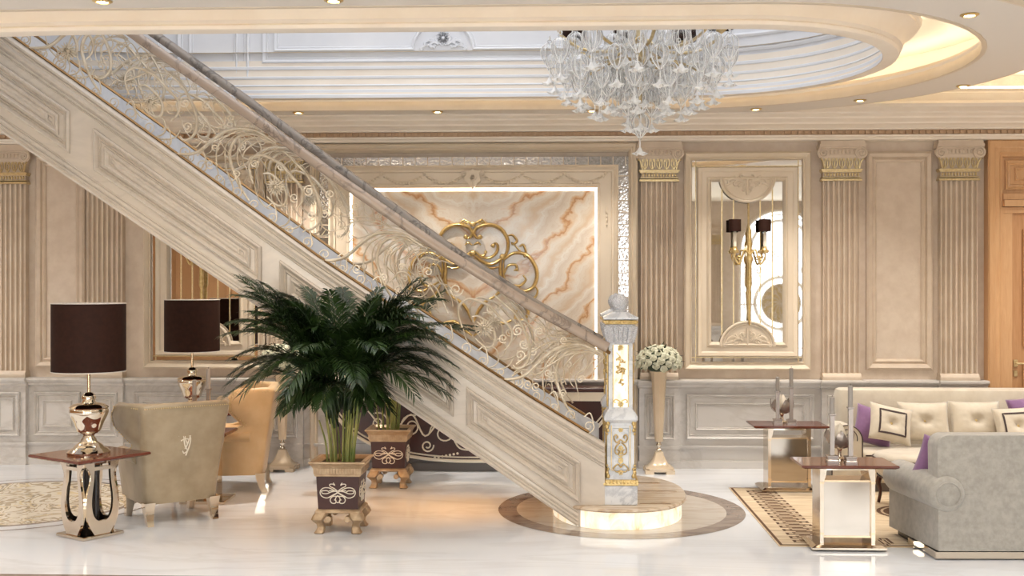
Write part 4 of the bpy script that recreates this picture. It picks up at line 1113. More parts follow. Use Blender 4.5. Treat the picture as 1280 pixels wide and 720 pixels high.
tier(14, .66, zc(70), .1, .02, 1.15); tier(12, .50, zc(58), .3, .02, 1.12); tier(12, .56, zc(90), .2, .02, 1.12); tier(11, .45, zc(102), .0, .02, 1.12); tier(10, .34, zc(78), .2, .02, 1.12); tier(9, .33, zc(112), .4, .02, 1.1); tier(8, .20, zc(104), .1, .02, 1.1); tier(7, .20, zc(56), .5, .02, 1.1)
tier(4, .085, zc(128), .0, .004, 1.12); spots.append((0, 0, zc(155), 1.15))
for x, y, z, s in spots:
    if first: o = d0; first = False
    else:
        o = d0.copy(); COL.objects.link(o); o.parent = ch
        for g_ in (r0, b0):
            c = g_.copy(); COL.objects.link(c); c.parent = o
    o.location = (x, y, z); o.rotation_euler = (0, 0, random.uniform(0, 6)); o.scale = (s, s, s)
stem = MB().lathe([(0, zc(150)), (.012, zc(145)), (.018, zc(110)), (.03, zc(100)), (.02, zc(90)), (.035, zc(75)), (.05, zc(60)), (.028, zc(48)), (.03, zc(10)), (.02, zc(0)), (.02, 5.9), (.12, 5.95), (.12, 5.99), (0, 5.99)], (0, 0), 16)
stem.build('stem', M['palegold'], ch, 50)
zs = zc(50)
arm0 = None
for k in range(8):
    a = 2 * PI * k / 8 + .12; ca, sa = math.cos(a), math.sin(a)
    m_ = MB().tube([(r * ca, r * sa, z) for r, z in crv([(.03, zs), (.2, zs - .09), (.42, zs - .08), (.57, zs + .01), (.60, zs + .08)], 6)], .012, 6)
    m_.lathe([(.0, zs + .05), (.03, zs + .07), (.045, zs + .10), (.02, zs + .105), (.012, zs + .16), (0, zs + .16)], (.60 * ca, .60 * sa), 12)
    for j in range(5):
        b = 2 * PI * j / 5; m_.tube([(.60 * ca, .60 * sa, zs + .05), (.60 * ca + .035 * math.cos(b), .60 * sa + .035 * math.sin(b), zs + .08), (.60 * ca + .05 * math.cos(b), .60 * sa + .05 * math.sin(b), zs + .12)], [.004, .008, .003], 5)
    ao = m_.build('arm', M['palegold'], ch, 50)
    MB().lathe([(.095, 0), (.09, .15), (.086, .15), (.091, 0)], (.60 * ca, .60 * sa), 22, zs + .085).build('lamp_shade', M['shade'], ch, 50)
for k in range(10):
    a = 2 * PI * k / 10 + .3; ca, sa = math.cos(a), math.sin(a); z = zc(82)
    lf = MB()
    for i_, (r, w, dz) in enumerate(((.05, .004, .0),)):
        pts = [(.06, .004, .0), (.16, .028, .02), (.26, .03, .01), (.36, .018, -.03), (.42, .002, -.07)]
        lf.rings([[(r * ca - w * sa, r * sa + w * ca, z + dz + .004), (r * ca, r * sa, z + dz - .012), (r * ca + w * sa, r * sa - w * ca, z + dz + .004), (r * ca, r * sa, z + dz - .006)] for r, w, dz in pts])
    lf.build('gilt_leaf', M['palegold'], ch, 40)
# ================================================================== SIDE TABLES AND LAMPS
def make_lyre_table(label, loc, rz, top=.285):
    t = thing('side_table', label, 'side table', loc, rz, 'lyre side tables at the left')
    MB().square([(.15, 0), (.158, .002), (.158, .018), (.15, .022)]).build('base_plate', M['chrome'], t, 20)
    MB().square([(top - .02, .535), (top, .545), (top, .556), (top - .006, .562)]).build('tabletop', M['tabletop'], t, 20)
    half = [(.045, .022), (.075, .045), (.105, .10), (.122, .17), (.125, .24), (.115, .31), (.098, .37), (.092, .42), (.10, .46), (.125, .49), (.135, .515), (.135, .535)]
    inn = [(.06, .535), (.062, .44), (.068, .37), (.078, .30), (.082, .23), (.072, .17), (.05, .13), (.02, .112)]
    for k in range(4):
        m_ = MB()
        oc = crv(half, 4); ic = crv(inn, 4)
        n = 40
        def rs(c, n):
            return [c[int(round(i * (len(c) - 1) / n))] for i in range(n + 1)]
        o_, i_ = rs(oc, n), list(reversed(rs(ic, n)))
        for sd in (-1, 1):
            A = [(sd * a, -.142, z) for a, z in o_]; B = [(sd * a, -.142, z) for a, z in i_]
            A2 = [(x, -.120, z) for x, y, z in A]; B2 = [(x, -.120, z) for x, y, z in B]
            R = [[A[j], B[j], B2[j], A2[j]] for j in range(n + 1)]
            m_.rings(R)
        m_.prism([(-.06, .022), (.06, .022), (.075, .045), (.05, .115), (-.05, .115), (-.075, .045)], -.1415, -.1205)
        m_.prism([(-.062, .46), (.062, .46), (.062, .485), (-.062, .485)], -.1415, -.1205)
        m_.xf(Matrix.Rotation(k * PI / 2, 4, 'Z')); m_.build('lyre_frame', M['chrome'], t, 30)
    poly = []
    for k in range(14):
        a = 2 * PI * k / 14
        for j in range(4):
            b = a + 2 * PI / 14 * j / 4; rr = .062 - .010 * math.sin(PI * j / 4); poly.append((rr * math.cos(b), rr * math.sin(b)))
    MB().prismz(poly, .03, .50).build('fluted_column', M['black'], t, 50)
    MB().square([(.09, .022), (.09, .06), (.07, .065)]).build('column_foot', M['black'], t, 20)
    MB().square([(.11, .495), (.12, .535)]).build('top_support', M['chrome'], t, 20)
    return t
RZ1 = math.radians(12 + 45)
T1 = (-3.215, 7.60, 0)
make_lyre_table('mahogany topped side table with champagne metal lyre legs, foremost at the left', T1, RZ1)
tm = thing('side_table', 'low mirrored table between the two wing chairs, only its base showing', 'side table', (-2.79, 8.86, 0), math.radians(2))
MB().square([(.17, 0), (.178, .002), (.178, .02), (.17, .024)]).build('base_plate', M['chrome'], tm, 20)
MB().square([(.09, .022), (.09, .53)]).build('column', M['chrome'], tm, 20)
MB().square([(.18, .53), (.19, .54), (.19, .556), (.185, .56)]).build('tabletop', M['tabletop'], tm, 20)
T2 = (-3.30, 10.02, 0)
make_lyre_table('side table carrying the rear brown lamp, hidden behind the wing chairs', T2, RZ1, .26)

def make_lamp(label, loc):
    t = thing('table_lamp', label, 'lamp', loc, 0, 'brown drum shade lamps')
    prf = [(.0, 0), (.118, 0), (.120, .014), (.108, .026), (.10, .034), (.085, .042), (.078, .055), (.06, .072), (.045, .085), (.042, .10), (.034, .112), (.03, .125), (.036, .135), (.05, .142), (.056, .15)]
    prf = [(r * 1.2, z) for r, z in prf]
    MB().lathe(prf, (0, 0), 40, 0, .018, 10).build('foot', M['chrome'], t, 50)
    body = [(.05, .148), (.062, .152), (.070, .175), (.082, .215), (.098, .255), (.106, .285), (.104, .305), (.098, .312), (.09, .316)]
    body = crv([(r * 1.22, z) for r, z in body], 3)
    MB().lathe(body, (0, 0), 36, 0).build('urn', M['chrome'], t, 60)
    lid = [(.106, .312), (.110, .318), (.10, .328), (.086, .338), (.07, .344), (.04, .348), (.036, .36), (.034, .372), (.04, .376), (.04, .39), (.034, .405), (.02, .418), (.010, .422)]
    lid = [(r * 1.2, z) for r, z in lid]
    MB().lathe(lid, (0, 0), 28).build('lid', M['chrome'], t, 50)
    MB().lathe([(.011, .42), (.011, .62), (.0, .62)], (0, 0), 10).build('stem', M['chamgold'], t, 50)
    s = MB().lathe([(.244, .565), (.244, 1.032), (.240, 1.032), (.240, .565)], (0, 0), 56)
    so = s.build('lamp_shade', M['shade'], t, 50)
    r = MB()
    for z in (.565, 1.032): r.tube([(.244 * math.cos(2 * PI * k / 48), .244 * math.sin(2 * PI * k / 48), z) for k in range(48)], .004, 6, True)
    r.build('shade_rim', M['shadeliner'], so, 50)
    f = MB()
    for k in range(3): f.tube([(0, 0, .615), (.24 * math.cos(2.1 * k), .24 * math.sin(2.1 * k), .60)], .003, 5)
    f.build('shade_spider', M['chamgold'], t, 50)
    MB().sphere((0, 0, .70), .04, 12, 8).build('bulb', M['flame'], t, 60)
    return t
lp = make_lamp('brown drum shade lamp with chrome urn base on the foremost left side table', (T1[0] - .005, T1[1] - .01, .562))
dup(lp, (T2[0], T2[1], .562), .3, 'brown drum shade lamp farther back, above the wing chairs, before the left mirror')

# ------------------------------------------------------------------ candlesticks and lotus ornaments
def make_candlestick(name_label, loc, h, rz=0, hc=.14):
    t = thing('candlestick', name_label, 'candlestick', loc, rz, 'chrome candlesticks')
    b = MB().square([(.036, .0), (.036, .012), (.032, .016), (.032, .03), (.036, .034), (.036, .042), (.02, .046)])
    b.build('base', M['steel'], t, 20)
    MB().square([(.014, .044), (.014, h - hc - .012), (.02, h - hc - .008), (.02, h - hc)]).build('column', M['steel'], t, 20)
    c = MB().lathe([(.0, h - hc - .01), (.0165, h - hc - .01), (.0165, h - .004), (.008, h), (0, h)], (0, 0), 14).build('candle', M['candle'], t, 50)
    MB().tube([(0, 0, h - .002), (.002, 0, h + .012)], .0018, 5).build('wick', M['wick'], c, 50)
    return t
def make_lotus(label, loc, rz=0):
    t = thing('lotus_ornament', label, 'ornament', loc, rz, 'lotus ornaments on the right tables')
    MB().lathe([(0, 0), (.05, 0), (.05, .008), (.02, .016), (.012, .05), (.02, .07), (.035, .085), (.0, .09)], (0, 0), 16).build('foot', M['chrome'], t, 50)
    for ring, (n, ln, tilt, w) in enumerate(((6, .16, .22, .042), (5, .13, .75, .036))):
        for k in range(n):
            a = 2 * PI * (k + .5 * ring) / n; p = MB(); R = []
            for i in range(7):
                u = i / 6; r_ = .02 + ln * u * math.cos(tilt + u * .9) * (1 if ring == 0 else .8); z = .075 + ln * (math.sin(tilt) * u + .55 * u * u)
                ww = w * math.sin(PI * min(.98, .08 + .9 * u)) ** .8
                R.append([(r_, -ww, z + ww * .35), (r_ + .006, 0, z - .004), (r_, ww, z + ww * .35), (r_ + .002, 0, z + .002)])
            p.rings(R).xf(Matrix.Rotation(a, 4, 'Z')); p.build('petal', M['steel'] if ring == 0 else M['ivory'], t, 60)
    MB().sphere((0, 0, .13), .022, 10, 8, 1, 1, 1.6).build('bud', M['palegold'], t, 60)
    return t

# ------------------------------------------------------------------ right-hand mirrored tables
def make_mirror_table(label, loc):
    t = thing('side_table', label, 'side table', loc, 0, 'mirrored tables by the rug')
    wx_, wy_ = .31, .19
    tb = MB(); tb.rings([[(-wx_ * s, -wy_ * s, z), (wx_ * s, -wy_ * s, z), (wx_ * s, wy_ * s, z), (-wx_ * s, wy_ * s, z)] for s, z in ((.93, .528), (1.0, .537), (1.0, .546), (.985, .55))])
    tb.build('tabletop', M['tabletop'], t, 20)
    b = MB(); b.rings([[(-w, -d, z), (w, -d, z), (w, d, z), (-w, d, z)] for w, d, z in ((.235, .16, 0), (.24, .165, .004), (.24, .165, .016), (.21, .14, .03))]); b.build('base_plate', M['champ'], t, 20)
    for sd in (-1, 1):
        f = MB().box(sd * .165 - .012, sd * .165 + .012, -.11, .11, .03, .53)
        f.prism([(sd * .153, .43), (sd * .153, .53), (sd * .13, .53), (sd * .14, .47)], -.11, .11)
        f.build('leg_frame', M['champ'], t, 20)
        for z in (.09, .42): MB().box(sd * .165 - .014, sd * .165 + .014, -.114, -.10, z, z + .012).build('collar', M['chamgold'], t, 0)
    MB().box(-.153, .153, -.09, .09, .075, .43).build('mirror_box', M['mirror2'], t, 0)
    for z in (.068, .43): MB().box(-.153, .153, -.095, .095, z, z + .012).build('box_edge', M['chamgold'], t, 0)
    MB().box(-.153, .153, -.06, .06, .50, .53).build('apron', M['chrome'], t, 0)
    return t
M['mirror2'] = mat('smoked_mirror', (176, 164, 150), 0.08, 1.0)
TR1 = (P(1056, 588, 7.42)[0], 7.46, .0078); TR2 = (P(983, 532, 9.55)[0], 9.53, .0078)
t1 = make_mirror_table('mirrored side table with a mahogany top at the near edge of the rug', TR1)
dup(t1, TR2, 0, 'mirrored side table with a mahogany top near the wainscot, behind the rug')
def top(T, dx_, dy_): return (T[0] + dx_, T[1] + dy_, T[2] + .55)
def pxat(px, Y): return P(px, 400, Y)[0]
make_candlestick('tall chrome candlestick with grey candle on the near right table', (pxat(1063, 7.40), 7.40, .558), .505)
make_candlestick('shorter chrome candlestick with grey candle on the near right table', (pxat(1040, 7.44), 7.44, .558), .425, 0, .11)
make_candlestick('tall chrome candlestick with grey candle on the table by the wainscot', (pxat(989, 9.46), 9.46, .558), .475, 0, .16)
make_candlestick('shorter chrome candlestick with grey candle on the table by the wainscot', (pxat(972, 9.50), 9.50, .558), .395, 0, .12)
make_candlestick('tall candlestick between the wing chairs, overlapping the rear lamp', (pxat(260.5, 8.80), 8.80, .56), .50, 0, .16)
make_candlestick('shorter candlestick between the wing chairs, overlapping the rear lamp', (pxat(243, 8.80), 8.80, .56), .41, 0, .12)
make_lotus('silver and gold lotus ornament on the near right table', (pxat(1049, 7.57), 7.56, .558), .4)
make_lotus('silver and gold lotus ornament on the table by the wainscot', (pxat(977, 9.63), 9.62, .558), .7)

# ================================================================== WING CHAIRS
def make_wing_chair(label, loc, rz, m):
    """faces +Y"""
    t = thing('wing_chair', label, 'armchair', loc, rz, 'leather wing chairs')
    IW = [(.15, .275), (.30, .285), (.50, .305), (.70, .325), (.88, .345)]          # half width of the back
    IB = [(.15, -.235), (.50, -.285), (.88, -.345)]                                 # back plane, leaning
    IO = [(.15, .0), (.40, .015), (.50, .01), (.56, .0), (.63, .045), (.70, .085), (.78, .095), (.84, .08), (.88, .055)]   # outward flare of the wing
    IF = [(.15, .25), (.44, .25), (.49, .20), (.53, -.02), (.57, -.10), (.63, -.04), (.70, .02), (.80, .02), (.85, -.03), (.88, -.10)]
    def ip(t_, z): return interp(t_, min(.88, max(.15, z)))
    def loop(z, th, k=0.0):
        w, yb, o, yf = ip(IW, z) - k, ip(IB, z) + k, ip(IO, z), ip(IF, z) - k
        ro = crv([(-w - o, yf), (-w - o * .75, lerp(yb, yf, .6)), (-w, lerp(yb, yf, .22)), (-w + .012, yb + .03), (-w + .05, yb), (-w * .4, yb - .008), (0, yb - .01)], 3)
        ri = crv([(-w - o + th, yf), (-w - o * .75 + th, lerp(yb, yf, .6)), (-w + th, lerp(yb, yf, .28) + .03), (-w + th + .02, yb + th + .02), (-w + th + .06, yb + th), (-w * .35, yb + th), (0, yb + th)], 3)
        L = ro + [(-x, y) for x, y in reversed(ro[:-1])]
        I = ri + [(-x, y) for x, y in reversed(ri[:-1])]
        cap1 = [(w + o - th * .25, yf + .022), (w + o - th * .75, yf + .022)]
        return [(x, y, z) for x, y in L + cap1 + list(reversed(I)) + [(-x, y) for x, y in reversed(cap1)]]
    R = [loop(.15 + .69 * i / 26, .075) for i in range(27)]
    for k in range(1, 6):
        a = k / 5 * PI / 2; R.append([(x, y, .84 + .038 * math.sin(a)) for x, y, z in loop(.84 + .002 * k, .075 - .06 * (1 - math.cos(a)), .03 * (1 - math.cos(a)))])
    MB().rings(R).build('back_shell', m, t, 60)
    for sd in (-1, 1):
        a = MB(); a.rings([[(sd * (.275 + .055 * math.cos(2 * PI * k / 14)), y, .475 + .045 * math.sin(2 * PI * k / 14)) for k in range(14)] for y in (-.14, .22, .26, .265)])
        a.build('armrest', m, t, 50)
        nl = MB()
        for z in [.50 + .0145 * k for k in range(24)]:
            nl.sphere((sd * (ip(IW, z) + ip(IO, z) + .003), ip(IF, z) - .012, z), .0058, 6, 4)
        for k in range(12):
            u = k / 11; z = .842
            nl.sphere((sd * (ip(IW, z) + ip(IO, z) * (1 - u) ** 1.3 + .004), lerp(ip(IF, z), ip(IB, z) + .04, u), z + .004), .0058, 6, 4)
        nl.build('nailheads', M['palegold'], t, 60)
    nl = MB()
    for k in range(38):
        x = -.31 + .62 * k / 37; nl.sphere((x, ip(IB, .84) - .012, .846), .0052, 6, 4)
    nl.build('nailheads', M['palegold'], t, 60)
    s = MB().bbox(-.25, .25, -.20, .27, .16, .38, .03); s.build('seat_base', m, t, 40)
    MB().bbox(-.25, .25, -.20, .29, .38, .47, .035).build('seat_cushion', m, t, 50)
    tf = MB()
    for k in range(9):
        x = -.22 + .055 * k; tf.tube([(x, -.185, .46), (x, -.215 , .64), (x * 1.03, -.25, .80)], .034, 8, flat=.5)
    tf.build('channel_tufting', m, t, 60)
    for x, y in ((-.24, -.22), (.24, -.22), (-.24, .2), (.24, .2)):
        sy = -1 if y < 0 else 1
        MB().rings([[(x + a * w_, y + b * w_ + sy * dy, z) for a, b in ((-1, -1), (1, -1), (1, 1), (-1, 1))] for w_, z, dy in ((.022, 0, .035), (.024, .05, .015), (.034, .12, .0), (.04, .165, 0))]).build('leg', M['chrome'], t, 40)
    mg = MB(); y = -.348
    for pts in ([(-.045, .03), (-.03, .045), (-.015, .03), (-.005, -.03), (.01, -.06), (-.01, -.075), (-.02, -.06)], [(.05, .045), (.03, .03), (.012, -.02), (-.004, -.05)], [(.05, .045), (.03, .05), (.015, .04), (.03, .01), (.02, -.04), (.0, -.09)], [(-.03, .0), (0, .012), (.03, .0)], [(.005, .055), (-.005, .02), (.01, -.02)]):
        mg.tube([(a * 1.2, y + .036, .60 + b * 1.2) for a, b in crv(pts, 5)], .005, 5)
    mg.build('monogram', M['ivory'], t, 60)
    return t
make_wing_chair('cream leather wing chair seen from behind, gold monogram on its back', (-2.87, 8.22, 0), math.radians(39), M['leather'])
make_wing_chair('apricot leather wing chair in profile, second from the front at the left', (-2.72, 9.42, 0), math.radians(100), M['leather2'])

# ================================================================== PALMS
def make_planter(t):
    h = .15
    bd = MB().square([(h - .012, .165), (h, .40)]); p = bd.build('planter_body', M['brownpanel'], t, 20)
    rm = MB().square([(h + .004, .395), (h + .01, .40), (h + .01, .408), (h + .014, .412), (h + .018, .455), (h + .022, .46), (h + .03, .475), (h + .045, .49), (h + .045, .50), (h + .02, .50), (h - .01, .48), (h - .01, .46)])
    for k in range(4):
        for j in range(15): rm.merge(MB().box(-.145 + j * .02, -.136 + j * .02, -h - .021, -h - .012, .416, .452), Matrix.Rotation(k * PI / 2, 4, 'Z'))
    rm.build('planter_rim', M['potgold'], t, 20)
    MB().square([(h - .004, .14), (h + .008, .146), (h + .008, .155), (h - .002, .165), (h - .01, .168)]).build('planter_base', M['potgold'], t, 20)
    MB().square([(h - .012, .46), (h - .012, .475)]).build('soil', M['soil'], t, 0)
    for sx in (-1, 1):
        for sy in (-1, 1):
            f = MB(); cx, cy = sx * (h - .035), sy * (h - .035)
            R = []
            for z, w, o in ((.148, .042, .0), (.125, .046, .012), (.10, .042, .024), (.085, .032, .022), (.065, .024, .010), (.04, .026, .004), (.018, .030, .010), (.006, .034, .016), (.0, .030, .014)):
                R.append([(cx + sx * o + a * w, cy + sy * o + b * w, z) for a, b in ((-1, -.7), (-.7, -1), (.7, -1), (1, -.7), (1, .7), (.7, 1), (-.7, 1), (-1, .7))])
            f.rings(R)
            f.tube([(cx - sx * .048, cy + sy * .012 - .03, .10), (cx - sx * .048, cy + sy * .012 + .03, .10)], .022, 10)
            f.build('foot', M['potgold'], t, 40)
    orn = MB()
    half = [[(0, -.02), (.25, -.2), (.6, -.38), (.9, -.25), (.98, .05), (.8, .3), (.45, .3), (.0, .0), (-.3, -.2), (-.48, -.32)],
            [(-.48, .12), (-.2, .12), (.3, .06), (.6, -.08), (.85, -.06), (.88, .1), (.6, .12), (.48, .03)],
            [(0, .08), (.2, .28), (.42, .42), (.44, .56), (.28, .58), (.16, .5), (.25, .68)],
            [(0, -.2), (.12, -.4), (.1, -.62), (0, -.72)], [(0, -.26), (.28, -.28), (.42, -.5), (.34, -.72), (.14, -.74), (.1, -.56), (.2, -.5)]]
    for k in range(4):
        o = MB()
        for pts in half:
            for sd in (-1, 1): o.tube([(sd * a * .125, -h + .003 - (b + .0) * .0005, .285 + b * .10) for a, b in crv(pts, 5)], .0036, 5)
        orn.merge(o, Matrix.Rotation(k * PI / 2, 4, 'Z'))
    orn.build('scroll_inlay', M['ivory'], t, 60)
def frond_mesh(p0, p1, p2, L, nl, wid, rng, clampy=None, droop=.35, miny=None):
    mb = MB(); b = lambda u: tuple((1 - u) ** 2 * a + 2 * u * (1 - u) * c + u * u * d for a, c, d in zip(p0, p1, p2))
    pts = [Vector(b(i / 14)) for i in range(15)]
    mb.tube(pts, [.008 - .006 * i / 14 for i in range(15)], 5)
    for k in range(nl):
        u = .22 + .78 * (k + .5) / nl
        p = Vector(b(u)); tg = (Vector(b(min(1, u + .02))) - Vector(b(u - .02))).normalized()
        side = tg.cross(Vector((0, 0, 1)))
        if side.length < .1: side = Vector((1, 0, 0))
        side.normalize(); nrm = side.cross(tg).normalized()
        for sd in (-1, 1):
            ln = L * (.55 + .6 * math.sin(PI * min(1, .15 + .8 * u))) * rng.uniform(.85, 1.1) * (1.05 - .45 * max(0, u - .6) / .4)
            d = (tg * rng.uniform(.75, .95) + side * sd * rng.uniform(.5, .75) + nrm * rng.uniform(.05, .35)).normalized()
            g = Vector((0, 0, -droop * ln))
            w = nrm.cross(d).normalized() * wid
            m1 = p + d * ln * .3 + g * .05; m2 = p + d * ln * .68 + g * .38; tip = p + d * ln * .96 + g * 1.0
            up = nrm * wid * .5
            mb.add([p, m1 + w + up, m1 - w + up, m1 - up * .2, m2 + w * .75, m2 - w * .75, tip], [(0, 1, 3), (0, 3, 2), (1, 4, 3), (3, 5, 2), (3, 4, 5), (4, 6, 5)])
    if clampy is not None:
        mb.v = [(x, y if y < clampy - .10 else clampy - .10 * math.exp(-(y - clampy + .10) / .10), z) for x, y, z in mb.v]
    if miny is not None:
        mb.v = [(x, y if y > miny + .10 else miny + .10 * math.exp((y - miny - .10) / .10), z) for x, y, z in mb.v]
    return mb
def make_palm(label, loc, seed, specs, clampy=None, ncane=22, miny=None):
    rng = random.Random(seed); t = thing('potted_palm', label, 'potted palm', loc, 0, 'potted palms by the stair')
    make_planter(t)
    for k in range(ncane):
        a = rng.uniform(0, 2 * PI); r = .105 * math.sqrt(rng.uniform(.05, 1)); x, y = r * math.cos(a), r * math.sin(a)
        zt = rng.uniform(.75, 1.0); k2 = 1.6
        yb_ = y * (k2 if y < 0 else 1.0)
        MB().tube(crv([(x, y, .47), (x * 1.15, y * 1.02, .62), (x * k2, yb_, zt)], 4), [.009, .0085, .008, .0075, .007, .0065, .006, .0055, .005], 6).build('cane', M['cane'], t, 60)
    for az, reach, zt, zc_, L in specs:
        ca, sa = math.cos(az), math.sin(az)
        st_ = rng.uniform(.02, .12); z0 = rng.uniform(.72, .92)
        p0 = (st_ * ca, st_ * sa * .8, z0); p1 = (reach * .38 * ca, reach * .38 * sa, zc_); p2 = (reach * ca, reach * sa, zt)
        frond_mesh(p0, p1, p2, L, 46, .0062, rng, clampy - loc[1] if clampy else None, .35, miny - loc[1] if miny else None).build('frond', M['leaf'], t, 180)
    return t
def specs(rng, n, front=.75):
    out = []
    for k in range(n):
        az = 2 * PI * (k + rng.uniform(-.3, .3)) / n * 1.0
        lay = k % 4
        if lay == 0: out.append((az, rng.uniform(.72, .82), rng.uniform(.98, 1.12), rng.uniform(1.40, 1.5), .22))
        elif lay == 1: out.append((az, rng.uniform(.68, .80), rng.uniform(1.30, 1.48), rng.uniform(1.40, 1.55), .22))
        elif lay == 2: out.append((az, rng.uniform(.42, .58), rng.uniform(1.55, 1.70), rng.uniform(1.45, 1.6), .20))
        else: out.append((az, rng.uniform(.25, .42), rng.uniform(1.2, 1.45), rng.uniform(1.35, 1.5), .20))
    return out
r_ = random.Random(21)
sp = specs(r_, 40)
sp += [(rng_a, .80, z, zc_, .23) for rng_a, z, zc_ in ((PI + .1, 1.02, 1.45), (PI - .1, 1.2, 1.45), (PI + .35, 1.38, 1.5), (-.1, 1.0, 1.42), (.08, 1.15, 1.48), (-.35, 1.32, 1.52), (-.6, 1.45, 1.6), (PI + .6, 1.47, 1.55), (PI + .15, .95, 1.3), (-.25, .96, 1.3))]
for k in range(26):
    az = (r_.uniform(-.95, .35) if k % 2 else r_.uniform(PI - .35, PI + .95)); sp.append((az, r_.uniform(.45, .80), r_.uniform(1.34, 1.78), r_.uniform(1.45, 1.70), .23))
for k in range(14): sp.append((r_.uniform(-2.6, -.5), r_.uniform(.3, .55), r_.uniform(.86, 1.0), r_.uniform(1.15, 1.3), .19))
PX1 = G(433, 655)
make_palm('large bushy palm in a brown and gold square planter, in front of the stair', (PX1[0] + .0, 7.84, 0), 4, sp, 7.925)
make_palm('second palm in a brown and gold planter standing beyond the stair', (P(489, 400, 9.62)[0], 9.60, 0), 9, specs(random.Random(5), 26), None, 18, 9.20)

# ================================================================== FLOOR VASES WITH ROSES
def make_vase(label, loc):
    t = thing('pedestal_vase', label, 'vase', loc, 0, 'pedestal vases flanking the onyx panel')
    MB().square([(.128, .02), (.128, .05), (.122, .055), (.10, .062), (.078, .09), (.056, .13), (.042, .165), (.036, .19), (.02, .196)], ch=.25).build('foot', M['vase'], t, 35)
    for sx in (-1, 1):
        for sy in (-1, 1): MB().box(sx * .095 - .04, sx * .095 + .04, sy * .095 - .04, sy * .095 + .04, .0, .035).build('block_foot', M['vase'], t, 20)
    MB().lathe([(.018, .194), (.03, .205), (.018, .22), (.014, .235), (.026, .25), (.026, .26), (.016, .27), (.02, .29)], (0, 0), 20).build('knop', M['chrome'], t, 60)
    MB().lathe([(0, .285), (.036, .285), (.045, .45), (.058, .70), (.072, .925), (.076, .935), (.066, .93), (.05, .70), (0, .68)], (0, 0), 8).build('bowl', M['vase'], t, 20)
    return t
def make_bouquet(label, loc, R0=.195):
    t = thing('rose_bouquet', label, 'bouquet', loc, 0, 'rose bouquets in the tall vases'); rng = random.Random(8)
    fl = MB()
    pr = [(.004, -.03), (.022, -.022), (.036, -.004), (.042, .012), (.044, .018), (.036, .019), (.034, .010), (.031, .010), (.031, .024), (.024, .025), (.023, .014), (.020, .014), (.019, .029), (.013, .030), (.012, .018), (.009, .018), (.007, .032), (.0, .033)]
    n5 = 30
    fl.rings([[(r * (1 + .07 * math.cos(5 * 2 * PI * k / n5 + 1.3 * int(z * 90))) * math.cos(2 * PI * k / n5), r * (1 + .07 * math.cos(5 * 2 * PI * k / n5 + 1.3 * int(z * 90))) * math.sin(2 * PI * k / n5), z + .003 * math.cos(5 * 2 * PI * k / n5)) for k in range(n5)] for r, z in pr])
    core = MB().sphere((0, 0, .08), R0 * .72, 16, 10, 1, 1, .7); core.build('foliage', M['leafdk'], t, 60)
    MB().lathe([(.028, -.06), (.05, .0), (.11, .03), (.10, .05), (0, .05)], (0, 0), 14).build('stems', M['leafdk'], t, 60)
    f0 = None; n = 58
    for k in range(n):
        ph = math.acos(1 - 1.28 * (k + .5) / n); th = k * 2.39996
        d = Vector((math.sin(ph) * math.cos(th), math.sin(ph) * math.sin(th), math.cos(ph)))
        pos = Vector((d.x * R0, d.y * R0, .075 + d.z * R0 * .74))
        if f0 is None: o = f0 = fl.build('rose', M['rose'], t, 80)
        else: o = f0.copy(); COL.objects.link(o); o.parent = t
        o.location = pos; o.rotation_mode = 'QUATERNION'; o.rotation_quaternion = d.to_track_quat('Z', 'Y') ; s = rng.uniform(.70, .86); o.scale = (s, s, s)
    l0 = None
    for k in range(26):
        ph = math.acos(1 - 1.3 * (k + .5) / 26); th = k * 2.39996 + .4
        d = Vector((math.sin(ph) * math.cos(th), math.sin(ph) * math.sin(th), math.cos(ph))); pos = Vector((d.x * R0, d.y * R0, .075 + d.z * R0 * .74)) * 1.02
        if l0 is None:
            l0 = MB().add([(0, 0, 0), (.016, .02, .01), (0, .025, .004), (-.016, .02, .01), (0, .06, .0)], [(0, 1, 2), (0, 2, 3), (1, 4, 2), (2, 4, 3)]).build('rose_leaf', M['leafdk'], t, 60); o = l0
        else: o = l0.copy(); COL.objects.link(o); o.parent = t
        o.location = pos; o.rotation_mode = 'QUATERNION'; o.rotation_quaternion = d.to_track_quat('Y', 'Z')
    return t
vx = P(824, 400, 10.35)[0]; vl = P(352, 400, 10.35)[0]
va = make_vase('tall tapering cream vase with roses, right of the newel post', (vx, 10.38, 0))
dup(va, (vl, 10.38, 0), 0, 'tall tapering cream vase behind the palm, left of the stair')
bq = make_bouquet('dome of cream roses in the tall vase right of the newel post', (vx, 10.38, .935))
dup(bq, (vl, 10.38, .935), 1.0, 'dome of cream roses half hidden behind the palm fronds')

# ================================================================== RUG, SOFAS, CUSHIONS
rx0, rx1, ry0, ry1 = 1.46, 6.2, 7.43, 9.58
rg = MB().bbox(rx0, rx1, ry0, ry1, .0, .006, .0015).build('rug', M['rug'], None, 0)
tag(rg, 'beige silk rug with a brown key pattern border under the seating', 'rug')
kb = MB()
def key(cx, cy, rot):
    for a in ((-.12, -.06, .04, -.04), (-.04, .035, .12, .055), (-.12, -.06, -.10, .0), (.10, 0, .12, .055), (-.07, -.025, .07, -.012), (-.07, .012, .07, .025), (-.12, -.006, -.05, .006), (.05, -.006, .12, .006)):
        x0, y0, x1, y1 = a
        if rot: x0, y0, x1, y1 = y0, x0, y1, x1
        kb.box(cx + x0, cx + x1, cy + y0, cy + y1, .0055, .0068)
n_ = 17
for i in range(n_): key(rx0 + .24, ry0 + .16 + i * (ry1 - ry0 - .32) / (n_ - 1), False)
for i in range(20): key(rx0 + .5 + i * .22, ry0 + .13, True)
